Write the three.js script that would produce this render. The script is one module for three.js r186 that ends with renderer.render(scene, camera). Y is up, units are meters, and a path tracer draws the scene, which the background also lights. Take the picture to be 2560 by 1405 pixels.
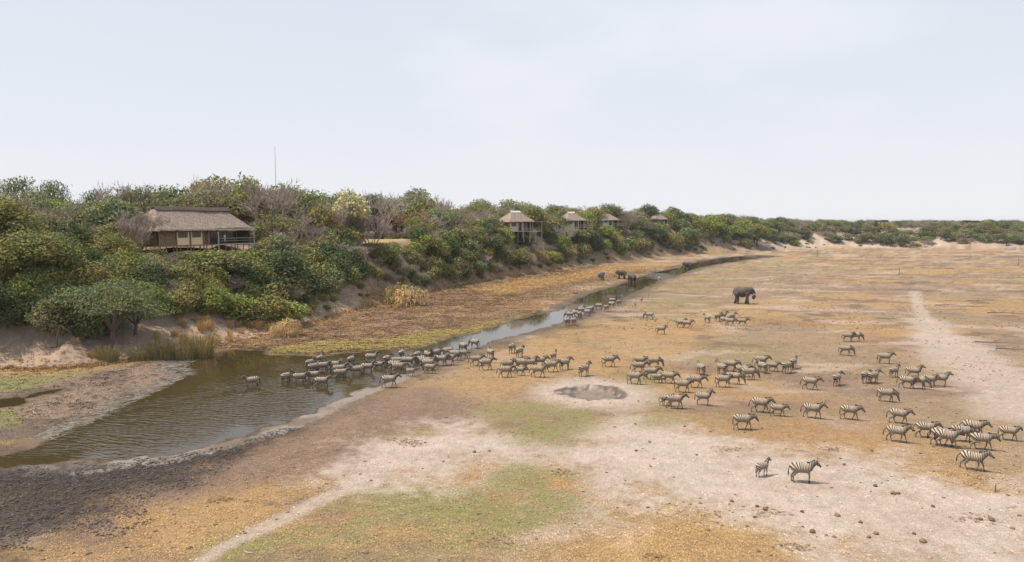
import * as THREE from 'three';
import { mergeGeometries } from 'three/addons/utils/BufferGeometryUtils.js';

// ---------------------------------------------------------------- camera, sky, sun, exposure
const scene = new THREE.Scene();
const camera = new THREE.PerspectiveCamera(40.58, 2560 / 1405, 0.5, 12000);
camera.position.set(0, 17, 0);
camera.rotation.x = -THREE.MathUtils.degToRad(4.38);
const renderer = new THREE.WebGLRenderer({ antialias: true });
renderer.toneMapping = THREE.LinearToneMapping;
renderer.toneMappingExposure = 1.15;
renderer.shadowMap.enabled = true;

const SUN = new THREE.Vector3(-0.45, 0.89, 0.03).normalize();
const sun = new THREE.DirectionalLight(0xfff0e0, 5.0);
sun.position.copy(SUN).multiplyScalar(400).add(new THREE.Vector3(0, 0, -150));
sun.target.position.set(0, 0, -150);
sun.castShadow = true;
Object.assign(sun.shadow.camera, { left: -320, right: 320, top: 320, bottom: -320, near: 1, far: 1200 });
sun.shadow.mapSize.set(4096, 4096);
scene.add(sun, sun.target);

scene.fog = new THREE.FogExp2(0xd9dfe8, 0.00008);
function mulberry(a) {
  return () => { a |= 0; a = a + 0x6D2B79F5 | 0; let t = Math.imul(a ^ a >>> 15, 1 | a); t = t + Math.imul(t ^ t >>> 7, 61 | t) ^ t; return ((t ^ t >>> 14) >>> 0) / 4294967296; };
}
const clamp = (v, a = 0, b = 1) => v < a ? a : v > b ? b : v;
const sstep = (a, b, v) => { const t = clamp((v - a) / (b - a)); return t * t * (3 - 2 * t); };
const mix = (a, b, t) => a + (b - a) * t;
function hash2(i, j) { let h = Math.imul(i, 374761393) + Math.imul(j, 668265263) | 0; h = Math.imul(h ^ h >>> 13, 1274126177); return ((h ^ h >>> 16) >>> 0) / 4294967296; }
function vnoise(x, y) {
  const i = Math.floor(x), j = Math.floor(y); let u = x - i, v = y - j; u = u * u * (3 - 2 * u); v = v * v * (3 - 2 * v);
  const a = hash2(i, j), b = hash2(i + 1, j), c = hash2(i, j + 1), d = hash2(i + 1, j + 1);
  return a + (b - a) * u + (c - a) * v + (a - b - c + d) * u * v;
}
function fbm(x, y, n = 4) { let s = 0, a = 0.5, t = 0; for (let k = 0; k < n; k++) { s += a * vnoise(x, y); t += a; a *= 0.5; x = x * 2.03 + 17.7; y = y * 2.03 - 9.1; } return s / t; }

{ // hazy pale sky: near white over the horizon, a little bluer with height, thin streaks of high cloud
  const W = 1024, Hh = 512, data = new Float32Array(W * Hh * 4);
  for (let j = 0; j < Hh; j++) {
    const el = ((j + 0.5) / Hh - 0.5) * Math.PI, sy = Math.sin(el), cy = Math.cos(el);
    for (let i = 0; i < W; i++) {
      const az = ((i + 0.5) / W - 0.5) * Math.PI * 2, x = Math.cos(az) * cy, z = Math.sin(az) * cy;
      const up = Math.max(0, sy), t = Math.pow(up, 0.85);
      let r = mix(0.765, 0.32, t), g = mix(0.772, 0.48, t), b = mix(0.792, 0.70, t);
      const c = x * SUN.x + sy * SUN.y + z * SUN.z, halo = 0.45 * Math.pow(clamp(c), 4) + 1.3 * Math.pow(clamp(c), 20);
      r += halo; g += halo * 0.96; b += halo * 0.86;
      const cl = sstep(0.42, 0.78, fbm(x / (up + 0.22) * 1.5 + 3, z / (up + 0.22) * 1.5, 5)) * 0.55 * sstep(0.0, 0.2, up);
      r = mix(r, 0.80, cl); g = mix(g, 0.805, cl); b = mix(b, 0.815, cl);
      if (sy < 0) { const k = clamp(-sy * 6); r = mix(r, 0.40, k); g = mix(g, 0.36, k); b = mix(b, 0.31, k); }
      data.set([r, g, b, 1], (j * W + i) * 4);
    }
  }
  const tex = new THREE.DataTexture(data, W, Hh, THREE.RGBAFormat, THREE.FloatType);
  tex.mapping = THREE.EquirectangularReflectionMapping; tex.magFilter = THREE.LinearFilter; tex.minFilter = THREE.LinearFilter; tex.needsUpdate = true;
  scene.background = tex; scene.environment = tex;
}

// ---------------------------------------------------------------- helpers
const used = {};
const numbered = (n) => { const k = used[n] = (used[n] ?? -1) + 1; return k ? n + '_' + String(k).padStart(3, '0') : n; };
function tag(o, label, category, group, kind) {
  const u = o.userData = {}; if (label) u.label = label; if (category) u.category = category; if (group) u.group = group; if (kind) u.kind = kind;
  return o;
}
function shade(o) { o.traverse((m) => { if (m.isMesh) { m.castShadow = true; m.receiveShadow = true; } }); return o; }
function top(name, o, label, category, group, kind) { o.name = numbered(name); tag(o, label, category, group, kind); scene.add(shade(o)); return o; }
function part(name, geo, mat, parent, label) { const m = new THREE.Mesh(geo, mat); m.name = name; if (label) m.userData.label = label; parent.add(m); return m; }
// colour as it is seen in full daylight (8 bit) to surface colour
const LIT = 1.76;
const lin = (v) => { v /= 255; return v <= 0.04045 ? v / 12.92 : Math.pow((v + 0.055) / 1.055, 2.4); };
const C = (r, g, b) => [lin(r) / LIT, lin(g) / LIT, lin(b) / LIT];
const col = (r, g, b) => new THREE.Color().setRGB(...C(r, g, b));
const std = (c, rough = 0.95, extra = {}) => new THREE.MeshStandardMaterial({ color: c, roughness: rough, metalness: 0, ...extra });

class Soup { // collects coloured triangles
  constructor() { this.p = []; this.c = []; }
  tri(a, b, c, k) { this.p.push(...a, ...b, ...c); this.c.push(...k, ...k, ...k); }
  quad(a, b, c, d, k) { this.tri(a, b, c, k); this.tri(a, c, d, k); }
  tube(a, b, ra, rb, n, k) { // open tapered limb
    const d = new THREE.Vector3(b[0] - a[0], b[1] - a[1], b[2] - a[2]).normalize(), u = new THREE.Vector3(Math.abs(d.y) > 0.9 ? 1 : 0, Math.abs(d.y) > 0.9 ? 0 : 1, 0).cross(d).normalize(), v = d.clone().cross(u);
    const at = (q, r, t) => [q[0] + (u.x * Math.cos(t) + v.x * Math.sin(t)) * r, q[1] + (u.y * Math.cos(t) + v.y * Math.sin(t)) * r, q[2] + (u.z * Math.cos(t) + v.z * Math.sin(t)) * r];
    for (let i = 0; i < n; i++) { const t0 = i / n * 6.2832, t1 = (i + 1) / n * 6.2832; this.quad(at(a, ra, t0), at(a, ra, t1), at(b, rb, t1), at(b, rb, t0), k); }
  }
  geo(smooth) {
    const g = new THREE.BufferGeometry(); g.setAttribute('position', new THREE.Float32BufferAttribute(this.p, 3)); g.setAttribute('color', new THREE.Float32BufferAttribute(this.c, 3)); g.computeVertexNormals(); return g;
  }
}
function box(w, h, d, x = 0, y = 0, z = 0) { const g = new THREE.BoxGeometry(w, h, d); g.translate(x, y, z); return g; }
function pole(a, b, r0, r1 = r0, n = 6) {
  const d = new THREE.Vector3().subVectors(b, a), g = new THREE.CylinderGeometry(r1, r0, d.length(), n);
  g.applyQuaternion(new THREE.Quaternion().setFromUnitVectors(new THREE.Vector3(0, 1, 0), d.clone().normalize())); g.translate((a.x + b.x) / 2, (a.y + b.y) / 2, (a.z + b.z) / 2); return g;
}
const V = (x, y, z) => new THREE.Vector3(x, y, z);

// surface of a signed distance field, as one closed mesh
function surfaceNet(f, lo, hi, cell) {
  const n = [0, 1, 2].map((k) => Math.ceil((hi[k] - lo[k]) / cell) + 1), [nx, ny, nz] = n, v = new Float32Array(nx * ny * nz), id = new Int32Array(nx * ny * nz).fill(-1);
  const at = (i, j, k) => i + nx * (j + ny * k);
  for (let k = 0; k < nz; k++) for (let j = 0; j < ny; j++) for (let i = 0; i < nx; i++) v[at(i, j, k)] = f(lo[0] + i * cell, lo[1] + j * cell, lo[2] + k * cell);
  const pos = [], idx = [], E = [[0, 1], [2, 3], [4, 5], [6, 7], [0, 2], [1, 3], [4, 6], [5, 7], [0, 4], [1, 5], [2, 6], [3, 7]];
  for (let k = 0; k < nz - 1; k++) for (let j = 0; j < ny - 1; j++) for (let i = 0; i < nx - 1; i++) {
    const c = []; let m = 0; for (let q = 0; q < 8; q++) { c[q] = v[at(i + (q & 1), j + (q >> 1 & 1), k + (q >> 2))]; if (c[q] < 0) m++; }
    if (m === 0 || m === 8) continue;
    let x = 0, y = 0, z = 0, w = 0;
    for (const [a, b] of E) if (c[a] < 0 !== c[b] < 0) { const t = c[a] / (c[a] - c[b]); x += mix(a & 1, b & 1, t); y += mix(a >> 1 & 1, b >> 1 & 1, t); z += mix(a >> 2, b >> 2, t); w++; }
    id[at(i, j, k)] = pos.length / 3; pos.push(lo[0] + (i + x / w) * cell, lo[1] + (j + y / w) * cell, lo[2] + (k + z / w) * cell);
  }
  const q4 = (a, b, c, d, flip) => { if (a < 0 || b < 0 || c < 0 || d < 0) return; flip ? idx.push(a, b, c, a, c, d) : idx.push(a, c, b, a, d, c); };
  for (let k = 1; k < nz - 1; k++) for (let j = 1; j < ny - 1; j++) for (let i = 1; i < nx - 1; i++) {
    const s = v[at(i, j, k)] < 0;
    if (s !== v[at(i + 1, j, k)] < 0) q4(id[at(i, j - 1, k - 1)], id[at(i, j, k - 1)], id[at(i, j, k)], id[at(i, j - 1, k)], s);
    if (s !== v[at(i, j + 1, k)] < 0) q4(id[at(i - 1, j, k - 1)], id[at(i - 1, j, k)], id[at(i, j, k)], id[at(i, j, k - 1)], s);
    if (s !== v[at(i, j, k + 1)] < 0) q4(id[at(i - 1, j - 1, k)], id[at(i, j - 1, k)], id[at(i, j, k)], id[at(i - 1, j, k)], s);
  }
  const g = new THREE.BufferGeometry(); g.setAttribute('position', new THREE.Float32BufferAttribute(pos, 3)); g.setIndex(idx); g.computeVertexNormals(); return g;
}
function capsuleField(caps, k) { // caps: [ax,ay,az,ra, bx,by,bz,rb, squash in z]
  return (x, y, z) => {
    let d = 1e9;
    for (const c of caps) {
      const sz = c[8] ?? 1, bx = c[4] - c[0], by = c[5] - c[1], bz = (c[6] - c[2]) / sz, px = x - c[0], py = y - c[1], pz = (z - c[2]) / sz;
      const t = clamp((px * bx + py * by + pz * bz) / (bx * bx + by * by + bz * bz + 1e-9)), e = Math.hypot(px - bx * t, py - by * t, pz - bz * t) - mix(c[3], c[7], t);
      const kk = c[9] ?? k, h = clamp(0.5 + 0.5 * (d - e) / kk); d = mix(d, e, h) - kk * h * (1 - h);
    }
    return d;
  };
}
const BANK = [[-160,42],[-95,68],[-58.5,85.8],[-52.6,85.8],[-48.6,88.7],[-44.7,95.4],[-39.5,103.2],[-35.6,115.6],[-29.3,145.7],[-24.5,165.3],[-17.9,188.7],[-9.0,213.9],[2.5,237.6],[17.3,274.0],[26.3,294.1],[44.4,330.2],[75.3,376.5],[118.2,431.9],[158.3,462.8],[215.1,498.5],[271.7,506.3],[320.9,476.5],[420,455],[620,400],[1200,200]];
const RIVER = [[-37.1,51.5],[-34.1,52.0],[-29.1,52.6],[-25.9,53.5],[-23.4,55.9],[-20.7,60.2],[-18.6,64.3],[-17.4,67.7],[-16.8,71.5],[-15.4,76.1],[-13.7,80.1],[-12.5,84.0],[-9.7,90.7],[-6.3,98.1],[-4.4,102.8],[-1.2,110.7],[2.5,117.7],[8.0,126.1],[11.4,134.6],[17.5,150.5],[25.3,170.6],[32.3,190.9],[43.5,222.8],[55.1,248.6],[68.2,281.2],[86.9,317.2],[113.7,359.7],[136.8,387.8],[129.7,397.3],[119.1,390.1],[100.7,367.9],[80.0,330.2],[64.5,291.4],[49.9,262.8],[40.1,237.6],[28.2,205.6],[19.7,186.5],[14.5,171.5],[11.6,157.2],[9.0,147.1],[2.9,138.1],[-1.4,129.2],[-5.0,117.7],[-8.4,113.5],[-10.4,109.2],[-12.1,103.8],[-17.3,101.8],[-20.1,99.3],[-24.7,96.6],[-26.9,97.2],[-30.6,97.5],[-33.8,100.9],[-37.0,102.5],[-40.6,100.5],[-41.8,97.2],[-41.9,92.6],[-40.3,87.0],[-36.9,82.4],[-37.0,78.9],[-37.1,76.4],[-36.8,73.7],[-37.5,71.5],[-36.7,68.0],[-37.2,64.3],[-37.0,61.1],[-36.9,56.4],[-39.2,54.4]];
const PUDDLE = [[-51.0,71.2],[-48.3,74.1],[-47.4,76.6],[-44.1,80.3],[-45.0,78.1],[-46.3,74.1],[-46.4,71.7],[-45.3,69.5],[-46.8,68.4],[-48.7,68.0]];
const ZONES = {"sand":[[-10.8,57.4],[-6.8,63.0],[-2.8,64.3],[-0.7,61.1],[0.6,58.1],[3.7,57.4],[6.5,60.8],[9.7,64.6],[12.4,70.4],[11.2,74.6],[12.5,64.6],[13.8,61.4],[17.5,57.2],[21.7,56.2],[27.3,55.2],[27.9,50.8],[29.7,49.2],[31.0,44.8],[32.6,42.4],[26.2,33.9],[17.2,36.3],[14.8,40.7],[12.6,44.8],[9.1,45.6],[5.1,43.0],[4.2,45.6],[4.3,50.4],[2.0,51.9],[-0.8,52.1],[-2.1,49.2],[-7.4,49.2],[-10.8,47.9],[-12.4,52.6]],"mud":[[-39.0,52.6],[-35.5,51.5],[-29.0,52.3],[-25.7,53.2],[-22.6,55.4],[-18.9,60.8],[-19.4,56.4],[-21.3,52.1],[-22.5,47.3],[-23.8,43.6],[-25.0,40.2],[-27.3,36.3]],"mauve":[[-20.3,59.1],[-16.8,65.3],[-12.7,74.6],[-9.2,78.3],[-3.8,72.0],[-3.4,63.3],[-8.8,58.5],[-10.6,51.7],[-13.1,50.8],[-17.8,48.5],[-20.9,44.9],[-21.6,40.7],[-24.3,38.7],[-24.1,43.6],[-21.3,50.8]],"green1":[[-1.8,67.7],[1.8,68.9],[7.5,66.7],[4.9,60.8],[3.7,57.4],[2.2,57.2],[0.6,60.2],[-1.0,61.1]],"green2":[[-1.1,50.7],[1.1,52.1],[4.1,50.8],[4.0,44.9],[2.3,42.4],[-0.7,42.4],[-2.3,43.0],[-0.5,47.0]],"green3":[[-13.7,37.0],[-14.1,40.7],[-11.8,45.6],[-9.8,48.1],[-4.7,48.1],[-2.0,46.3],[-2.2,40.7],[-5.3,34.7],[-13.6,34.7]],"green4":[[28.3,167.0],[42.9,225.9],[63.6,274.0],[99.2,330.2],[175.0,431.9],[168.4,390.1],[73.1,243.0],[43.5,171.5],[30.6,144.4],[25.0,147.7]],"green5":[[12.5,83.5],[18.3,85.8],[13.9,72.0],[14.8,66.0],[12.2,63.3],[11.7,70.4]],"gold1":[[-11.3,75.5],[-5.9,85.8],[1.1,105.9],[22.5,132.4],[31.3,113.5],[14.6,85.8],[9.7,82.4],[4.2,79.3],[-1.2,72.0],[-7.1,73.7]],"gold2":[[-23.3,37.0],[-21.3,42.4],[-18.7,48.1],[-15.6,50.0],[-11.2,49.6],[-12.0,46.3],[-14.3,41.3],[-15.4,37.2]],"gold3":[[3.7,40.7],[7.7,44.3],[11.6,43.0],[13.3,39.7],[12.9,35.5],[2.3,35.5]],"brown1":[[16.1,75.5],[22.0,79.3],[28.4,73.7],[34.6,70.4],[31.3,59.7],[24.2,58.5],[18.2,59.7],[14.5,64.6]],"flatfringe":[[-34.0,99.9],[-32.3,103.2],[-21.7,107.7],[-13.5,115.6],[-5.3,124.6],[-1.4,132.4],[9.6,151.2],[9.3,145.7],[-5.0,116.8],[-12.1,103.2],[-17.2,101.2],[-24.4,95.7],[-30.4,96.9]],"flatgold":[[-10.1,192.1],[2.4,225.9],[15.4,243.0],[37.9,299.5],[75.4,340.7],[71.4,308.1],[38.8,262.8],[13.2,208.3],[-2.8,176.2]],"leftgreen":[[-52.3,72.0],[-51.0,74.6],[-48.5,78.3],[-47.1,84.6],[-53.0,85.8],[-56.2,82.4],[-58.3,80.3]],"leftgreen2":[[-43.3,60.2],[-42.0,63.3],[-44.3,67.4],[-46.6,68.1],[-48.3,67.4]]};
const PATHS = [[1.0,[[-16.0,35.5],[-15.1,38.7],[-14.1,40.7],[-12.7,43.6],[-10.4,48.1],[-8.9,51.7]]],[1.8,[[100.2,188.7],[81.6,151.2],[72.3,132.4]]],[4.5,[[72.3,132.4],[63.3,111.5]]],[7,[[63.3,111.5],[55.0,88.2],[50.4,73.7],[47.0,64.6]]],[1.2,[[38.2,225.9],[51.3,243.0],[62.7,258.6]]]];
const HOLLOW = [8.3,74.8];
const ZEBRAS = [
[-27.3,78.7,199,"s",1,"wade"],
[-24.3,80.7,67,"u",1,"wade"],
[-22.8,80.7,16,"w",1,"wade"],
[-21.6,81.6,15,"l",1,"wade"],
[-19.9,78.5,14,"v",1,"wade"],
[-18.9,82.9,13,"w",1,"wade"],
[-19.6,85.3,13,"v",1,"wade"],
[-22.8,86.3,65,"s",1,"wade"],
[-21.9,87.0,14,"w",1,"wade"],
[-20.7,87.7,13,"u",1,"wade"],
[-23.9,88.9,83,"s",1,"wade"],
[-23.4,91.8,82,"u",1,"wade"],
[-19.4,90.7,80,"s",1,"wade"],
[-17.5,84.9,192,"u",1,"wade"],
[-16.6,86.3,11,"u",1,"wade"],
[-15.7,88.4,10,"w",0.85,"wade"],
[-17.3,92.6,11,"u",1,"wade"],
[-15.2,91.3,77,"s",1,"wade"],
[-13.7,90.2,9,"v",1,"exit"],
[-14.0,95.4,76,"u",1,"exit"],
[-12.3,89.2,8,"w",1,"exit"],
[-12.8,84.9,9,"l",1,"exit"],
[-13.6,87.2,9,"w",1,"exit"],
[-11.2,83.1,8,"w",0.72,"exit"],
[-12.6,77.2,9,"v",1,"exit"],
[-9.2,84.6,6,"w",0.85,"exit"],
[-9.6,86.5,6,"u",1,"exit"],
[-10.1,88.0,7,"l",1,"exit"],
[-11.0,89.5,187,"l",1,"exit"],
[-11.8,94.0,75,"s",1,"exit"],
[-10.6,94.3,136,"g",1,"exit"],
[-9.6,94.3,-124,"s",1,"exit"],
[-8.4,89.2,5,"v",1,"exit"],
[-7.5,89.7,5,"w",1,"exit"],
[-8.2,95.4,185,"g",1,"exit"],
[-7.1,92.9,184,"l",1,"exit"],
[-6.4,99.0,134,"g",1.05,"exit"],
[-6.2,94.0,184,"w",0.85,"exit"],
[-5.1,102.2,133,"g",1,"exit"],
[-4.2,89.2,3,"w",1,"exit"],
[-3.0,86.7,2,"v",1,"exit"],
[-2.7,94.0,132,"s",1,"exit"],
[0.0,98.1,68,"g",1,"gold"],
[1.0,95.1,67,"s",1,"gold"],
[-0.7,82.4,0,"w",1,"gold"],
[-0.5,86.0,0,"u",1,"gold"],
[0.9,83.3,-1,"w",0.75,"gold"],
[1.1,86.5,-1,"v",1,"gold"],
[2.1,86.7,-1,"u",1,"gold"],
[3.3,88.2,-2,"w",1,"gold"],
[2.9,82.4,-2,"v",1,"gold"],
[4.5,85.3,-3,"w",1,"gold"],
[5.1,92.1,47,"u",0.85,"gold"],
[6.1,86.5,46,"u",1,"gold"],
[8.0,83.1,45,"u",1,"gold"],
[11.4,88.2,-7,"l",1,"gold"],
[12.9,78.7,-9,"l",1,"hollow"],
[14.3,84.6,-10,"w",1,"hollow"],
[15.0,88.2,-10,"l",1,"hollow"],
[16.6,87.7,-11,"g",1,"hollow"],
[15.1,81.4,-11,"w",1,"hollow"],
[15.4,79.5,-11,"w",0.75,"hollow"],
[16.6,79.3,-12,"l",1,"hollow"],
[17.1,75.0,-13,"w",1,"hollow"],
[18.9,77.2,-14,"l",1,"hollow"],
[21.1,84.0,116,"s",1,"hollow"],
[23.4,84.0,114,"u",1,"hollow"],
[25.0,85.8,-16,"l",1,"hollow"],
[21.8,77.4,-16,"v",1,"hollow"],
[23.4,78.9,-17,"g",1,"hollow"],
[25.7,81.4,-18,"g",1,"hollow"],
[25.5,82.9,-17,"w",1,"hollow"],
[14.9,68.3,-12,"v",1,"hollow"],
[14.3,69.3,-12,"w",0.85,"hollow"],
[17.8,69.6,-14,"u",1,"hollow"],
[28.3,84.9,112,"s",1,"hollow"],
[29.3,88.4,-18,"w",1,"hollow"],
[29.8,85.8,-19,"w",0.8,"hollow"],
[31.1,84.9,48,"g",1,"hollow"],
[32.8,87.5,47,"s",1,"hollow"],
[30.5,76.6,-22,"w",1,"middle"],
[34.1,78.7,45,"u",1,"middle"],
[22.2,66.8,-18,"w",1,"middle"],
[23.3,65.5,-20,"l",0.8,"middle"],
[26.1,64.9,-22,"v",1,"middle"],
[29.2,64.6,-24,"l",1,"middle"],
[19.0,61.4,-17,"l",1,"middle"],
[48.2,108.1,-24,"s",1,"middle"],
[49.3,108.1,-25,"g",1,"middle"],
[42.7,96.3,-24,"g",1,"middle"],
[45.0,90.7,-26,"s",1,"middle"],
[42.1,82.7,23,"u",0.9,"middle"],
[37.7,79.9,43,"l",1,"middle"],
[38.3,79.5,24,"u",1,"middle"],
[40.7,77.2,-28,"w",1,"middle"],
[41.8,77.0,-28,"g",1,"middle"],
[43.9,82.0,-28,"u",1,"middle"],
[43.2,77.7,-29,"s",1,"middle"],
[44.5,77.9,-30,"u",1,"middle"],
[35.7,71.4,-27,"g",1,"middle"],
[32.9,63.5,-27,"w",1,"near"],
[30.0,58.1,-27,"v",1,"near"],
[32.9,59.3,-29,"w",1,"near"],
[33.1,56.7,-30,"v",1,"near"],
[33.0,57.2,-30,"w",1,"near"],
[35.1,58.2,-31,"g",1,"near"],
[36.8,59.5,-32,"w",1.05,"near"],
[35.3,56.0,-32,"l",1,"near"],
[38.9,58.4,-34,"w",0.85,"near"],
[31.8,51.3,-32,"v",1,"near"],
[19.0,48.7,-21,"s",1,"near"],
[16.8,49.9,31,"u",0.72,"near"],
[24.1,132.4,170,"g",1,"far"],
[22.7,114.7,-11,"u",1,"far"],
[27.4,122.2,-13,"u",1,"far"],
[28.2,121.3,-13,"v",1,"far"],
[33.1,128.1,116,"u",1,"far"],
[35.5,130.2,35,"s",1,"far"],
[35.4,125.6,-16,"w",1,"far"],
[36.8,131.9,-16,"u",1,"far"],
[35.9,124.1,-16,"l",1,"far"],
[38.0,130.2,34,"s",1,"far"],
[37.9,124.1,-17,"w",1,"far"],
[9.2,124.6,64,"s",1,"drink"],
[10.3,125.1,63,"s",1,"drink"],
[10.3,134.6,176,"g",1,"drink"],
[11.4,137.0,175,"g",1,"drink"],
[12.0,133.5,63,"s",1,"drink"],
[12.9,141.8,175,"g",1,"drink"],
[13.7,137.5,124,"s",1,"drink"],
[14.3,141.8,174,"s",1,"drink"],
[15.3,143.7,62,"u",1,"drink"],
[16.9,147.7,173,"g",1,"drink"],
[18.1,144.4,61,"s",1,"drink"],
[19.8,150.5,123,"g",1,"drink"],
[20.9,158.0,172,"s",1,"drink"],
[22.0,154.9,42,"s",1,"drink"]];
const ELEPHANTS = [[48.5,158.7,-17,"curl",3.5],[33.0,229.1,172,"reach",2.65],[34.3,216.7,121,"drink",2.6],[26.4,224.3,61,"drink",2.6],[64.4,278.8,167,"drink",2.9]];
const BIRDS = [[27.6,161.1],[24.8,152.0],[28.6,225.9],[44.7,230.8],[31.5,174.3],[-42.3,66.2]];
const DUNG = [[13.4,45.2],[14.7,44.4],[15.2,44.2],[15.0,43.9],[16.5,40.6],[18.9,43.0],[19.8,42.0],[23.5,48.0],[24.0,46.7],[24.3,46.7],[25.3,44.5],[19.9,40.4],[19.3,39.9],[22.0,40.4],[21.9,39.3],[26.9,42.5],[27.5,42.4],[10.8,40.8],[23.4,52.4],[26.9,55.7],[10.7,57.9],[10.4,62.9],[12.0,71.1],[9.7,52.0],[9.3,55.7],[-2.8,55.3],[-1.7,55.6],[-4.9,53.1],[17.1,43.6],[27.9,41.2],[14.1,69.3],[14.4,62.3]];
const SNAGS = [[125.9,246.7,"snag",3.2],[153.0,380.9,"fork",5],[68.2,107.0,"log",4.5],[67.4,101.5,"log",4],[89.4,155.7,"log",4.5],[101.4,165.3,"log",4],[91.6,141.8,"log",5],[176.2,363.7,"fork",3],[64.7,100.5,"stub",1.0],[30.6,47.0,"stub",0.6],[162.3,281.2,"log",4],[219.5,372.1,"log",5],[201.6,302.3,"fork",4],[-13.4,37.9,"branch",0.9],[30.0,44.4,"branch",0.9],[-6.3,43.3,"branch",0.6],[3.3,64.3,"branch",1.2],[221.8,367.9,"fork",3]];
const LITTER = [[15.3,43.4,0.9],[24.1,56.2,0.7],[16.2,56.3,0.9],[26.7,42.6,1.0],[-8.4,58.3,1.0],[-7.7,57.7,0.9],[-17.9,45.4,0.6],[-1.1,39.6,1.0],[31.1,49.6,1.6],[10.5,43.0,1.6],[0.6,60.2,1.4],[3.6,50.8,0.8],[7.4,37.5,0.5],[14.9,38.6,0.6]];
// ---------------------------------------------------------------- the land: river bed, bank and plateau (depth = -z)
function segDist(px, py, a, b) { const dx = b[0] - a[0], dy = b[1] - a[1], t = clamp(((px - a[0]) * dx + (py - a[1]) * dy) / (dx * dx + dy * dy)); return [Math.hypot(px - a[0] - dx * t, py - a[1] - dy * t), t]; }
function polyBox(p, m) { const xs = p.map((q) => q[0]), ys = p.map((q) => q[1]); return [Math.min(...xs) - m, Math.max(...xs) + m, Math.min(...ys) - m, Math.max(...ys) + m]; }
function polySd(P, x, y, far = 40) { // inside is positive
  const B = P.box ?? (P.box = polyBox(P, far)); if (x < B[0] || x > B[1] || y < B[2] || y > B[3]) return -far;
  let d = 1e9, ins = false;
  for (let i = 0, j = P.length - 1; i < P.length; j = i++) {
    const a = P[i], b = P[j]; d = Math.min(d, segDist(x, y, a, b)[0]);
    if (a[1] > y !== b[1] > y && x < (b[0] - a[0]) * (y - a[1]) / (b[1] - a[1]) + a[0]) ins = !ins;
  }
  return ins ? d : -d;
}
const bankLen = [0]; for (let i = 1; i < BANK.length; i++) bankLen[i] = bankLen[i - 1] + Math.hypot(BANK[i][0] - BANK[i - 1][0], BANK[i][1] - BANK[i - 1][1]);
function bankAt(x, y) { // [distance behind the foot of the bank (negative on the river bed), length along it]
  let best = 1e9, bi = 0, bt = 0;
  for (let i = 0; i < BANK.length - 1; i++) { const [d, t] = segDist(x, y, BANK[i], BANK[i + 1]); if (d < best) { best = d; bi = i; bt = t; } }
  const a = BANK[bi], b = BANK[bi + 1], side = (b[0] - a[0]) * (y - a[1]) - (b[1] - a[1]) * (x - a[0]);
  return [side > 0 ? best : -best, bankLen[bi] + bt * (bankLen[bi + 1] - bankLen[bi])];
}
function onBank(s, d) { // the reverse: a point d behind the foot, s along it
  let i = 0; while (i < BANK.length - 2 && bankLen[i + 1] < s) i++;
  const a = BANK[i], b = BANK[i + 1], L = bankLen[i + 1] - bankLen[i], t = (s - bankLen[i]) / L, ux = (b[0] - a[0]) / L, uy = (b[1] - a[1]) / L;
  return [mix(a[0], b[0], t) - uy * d, mix(a[1], b[1], t) + ux * d];
}
const ramp = (stops, x) => { if (x <= stops[0][0]) return stops[0][1]; for (let i = 1; i < stops.length; i++) if (x < stops[i][0]) return mix(stops[i - 1][1], stops[i][1], (x - stops[i - 1][0]) / (stops[i][0] - stops[i - 1][0])); return stops[stops.length - 1][1]; };
const plateauAt = (x) => ramp([[-90, 12], [-50, 12.3], [-20, 12.9], [4, 13.2], [27, 14], [47, 14.6], [80, 15], [120, 14], [160, 12], [220, 10.8], [330, 10], [600, 9]], x);
const faceAt = (x) => ramp([[-90, 24], [-60, 22], [-41, 21], [-34, 13], [-18, 12], [10, 16], [80, 20], [140, 30], [220, 38], [400, 40]], x);
const inHollow = (x, y) => { const dx = (x - HOLLOW[0]) / 2.7, dy = (y - HOLLOW[1]) / 3.1; return Math.hypot(dx, dy); };
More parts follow.
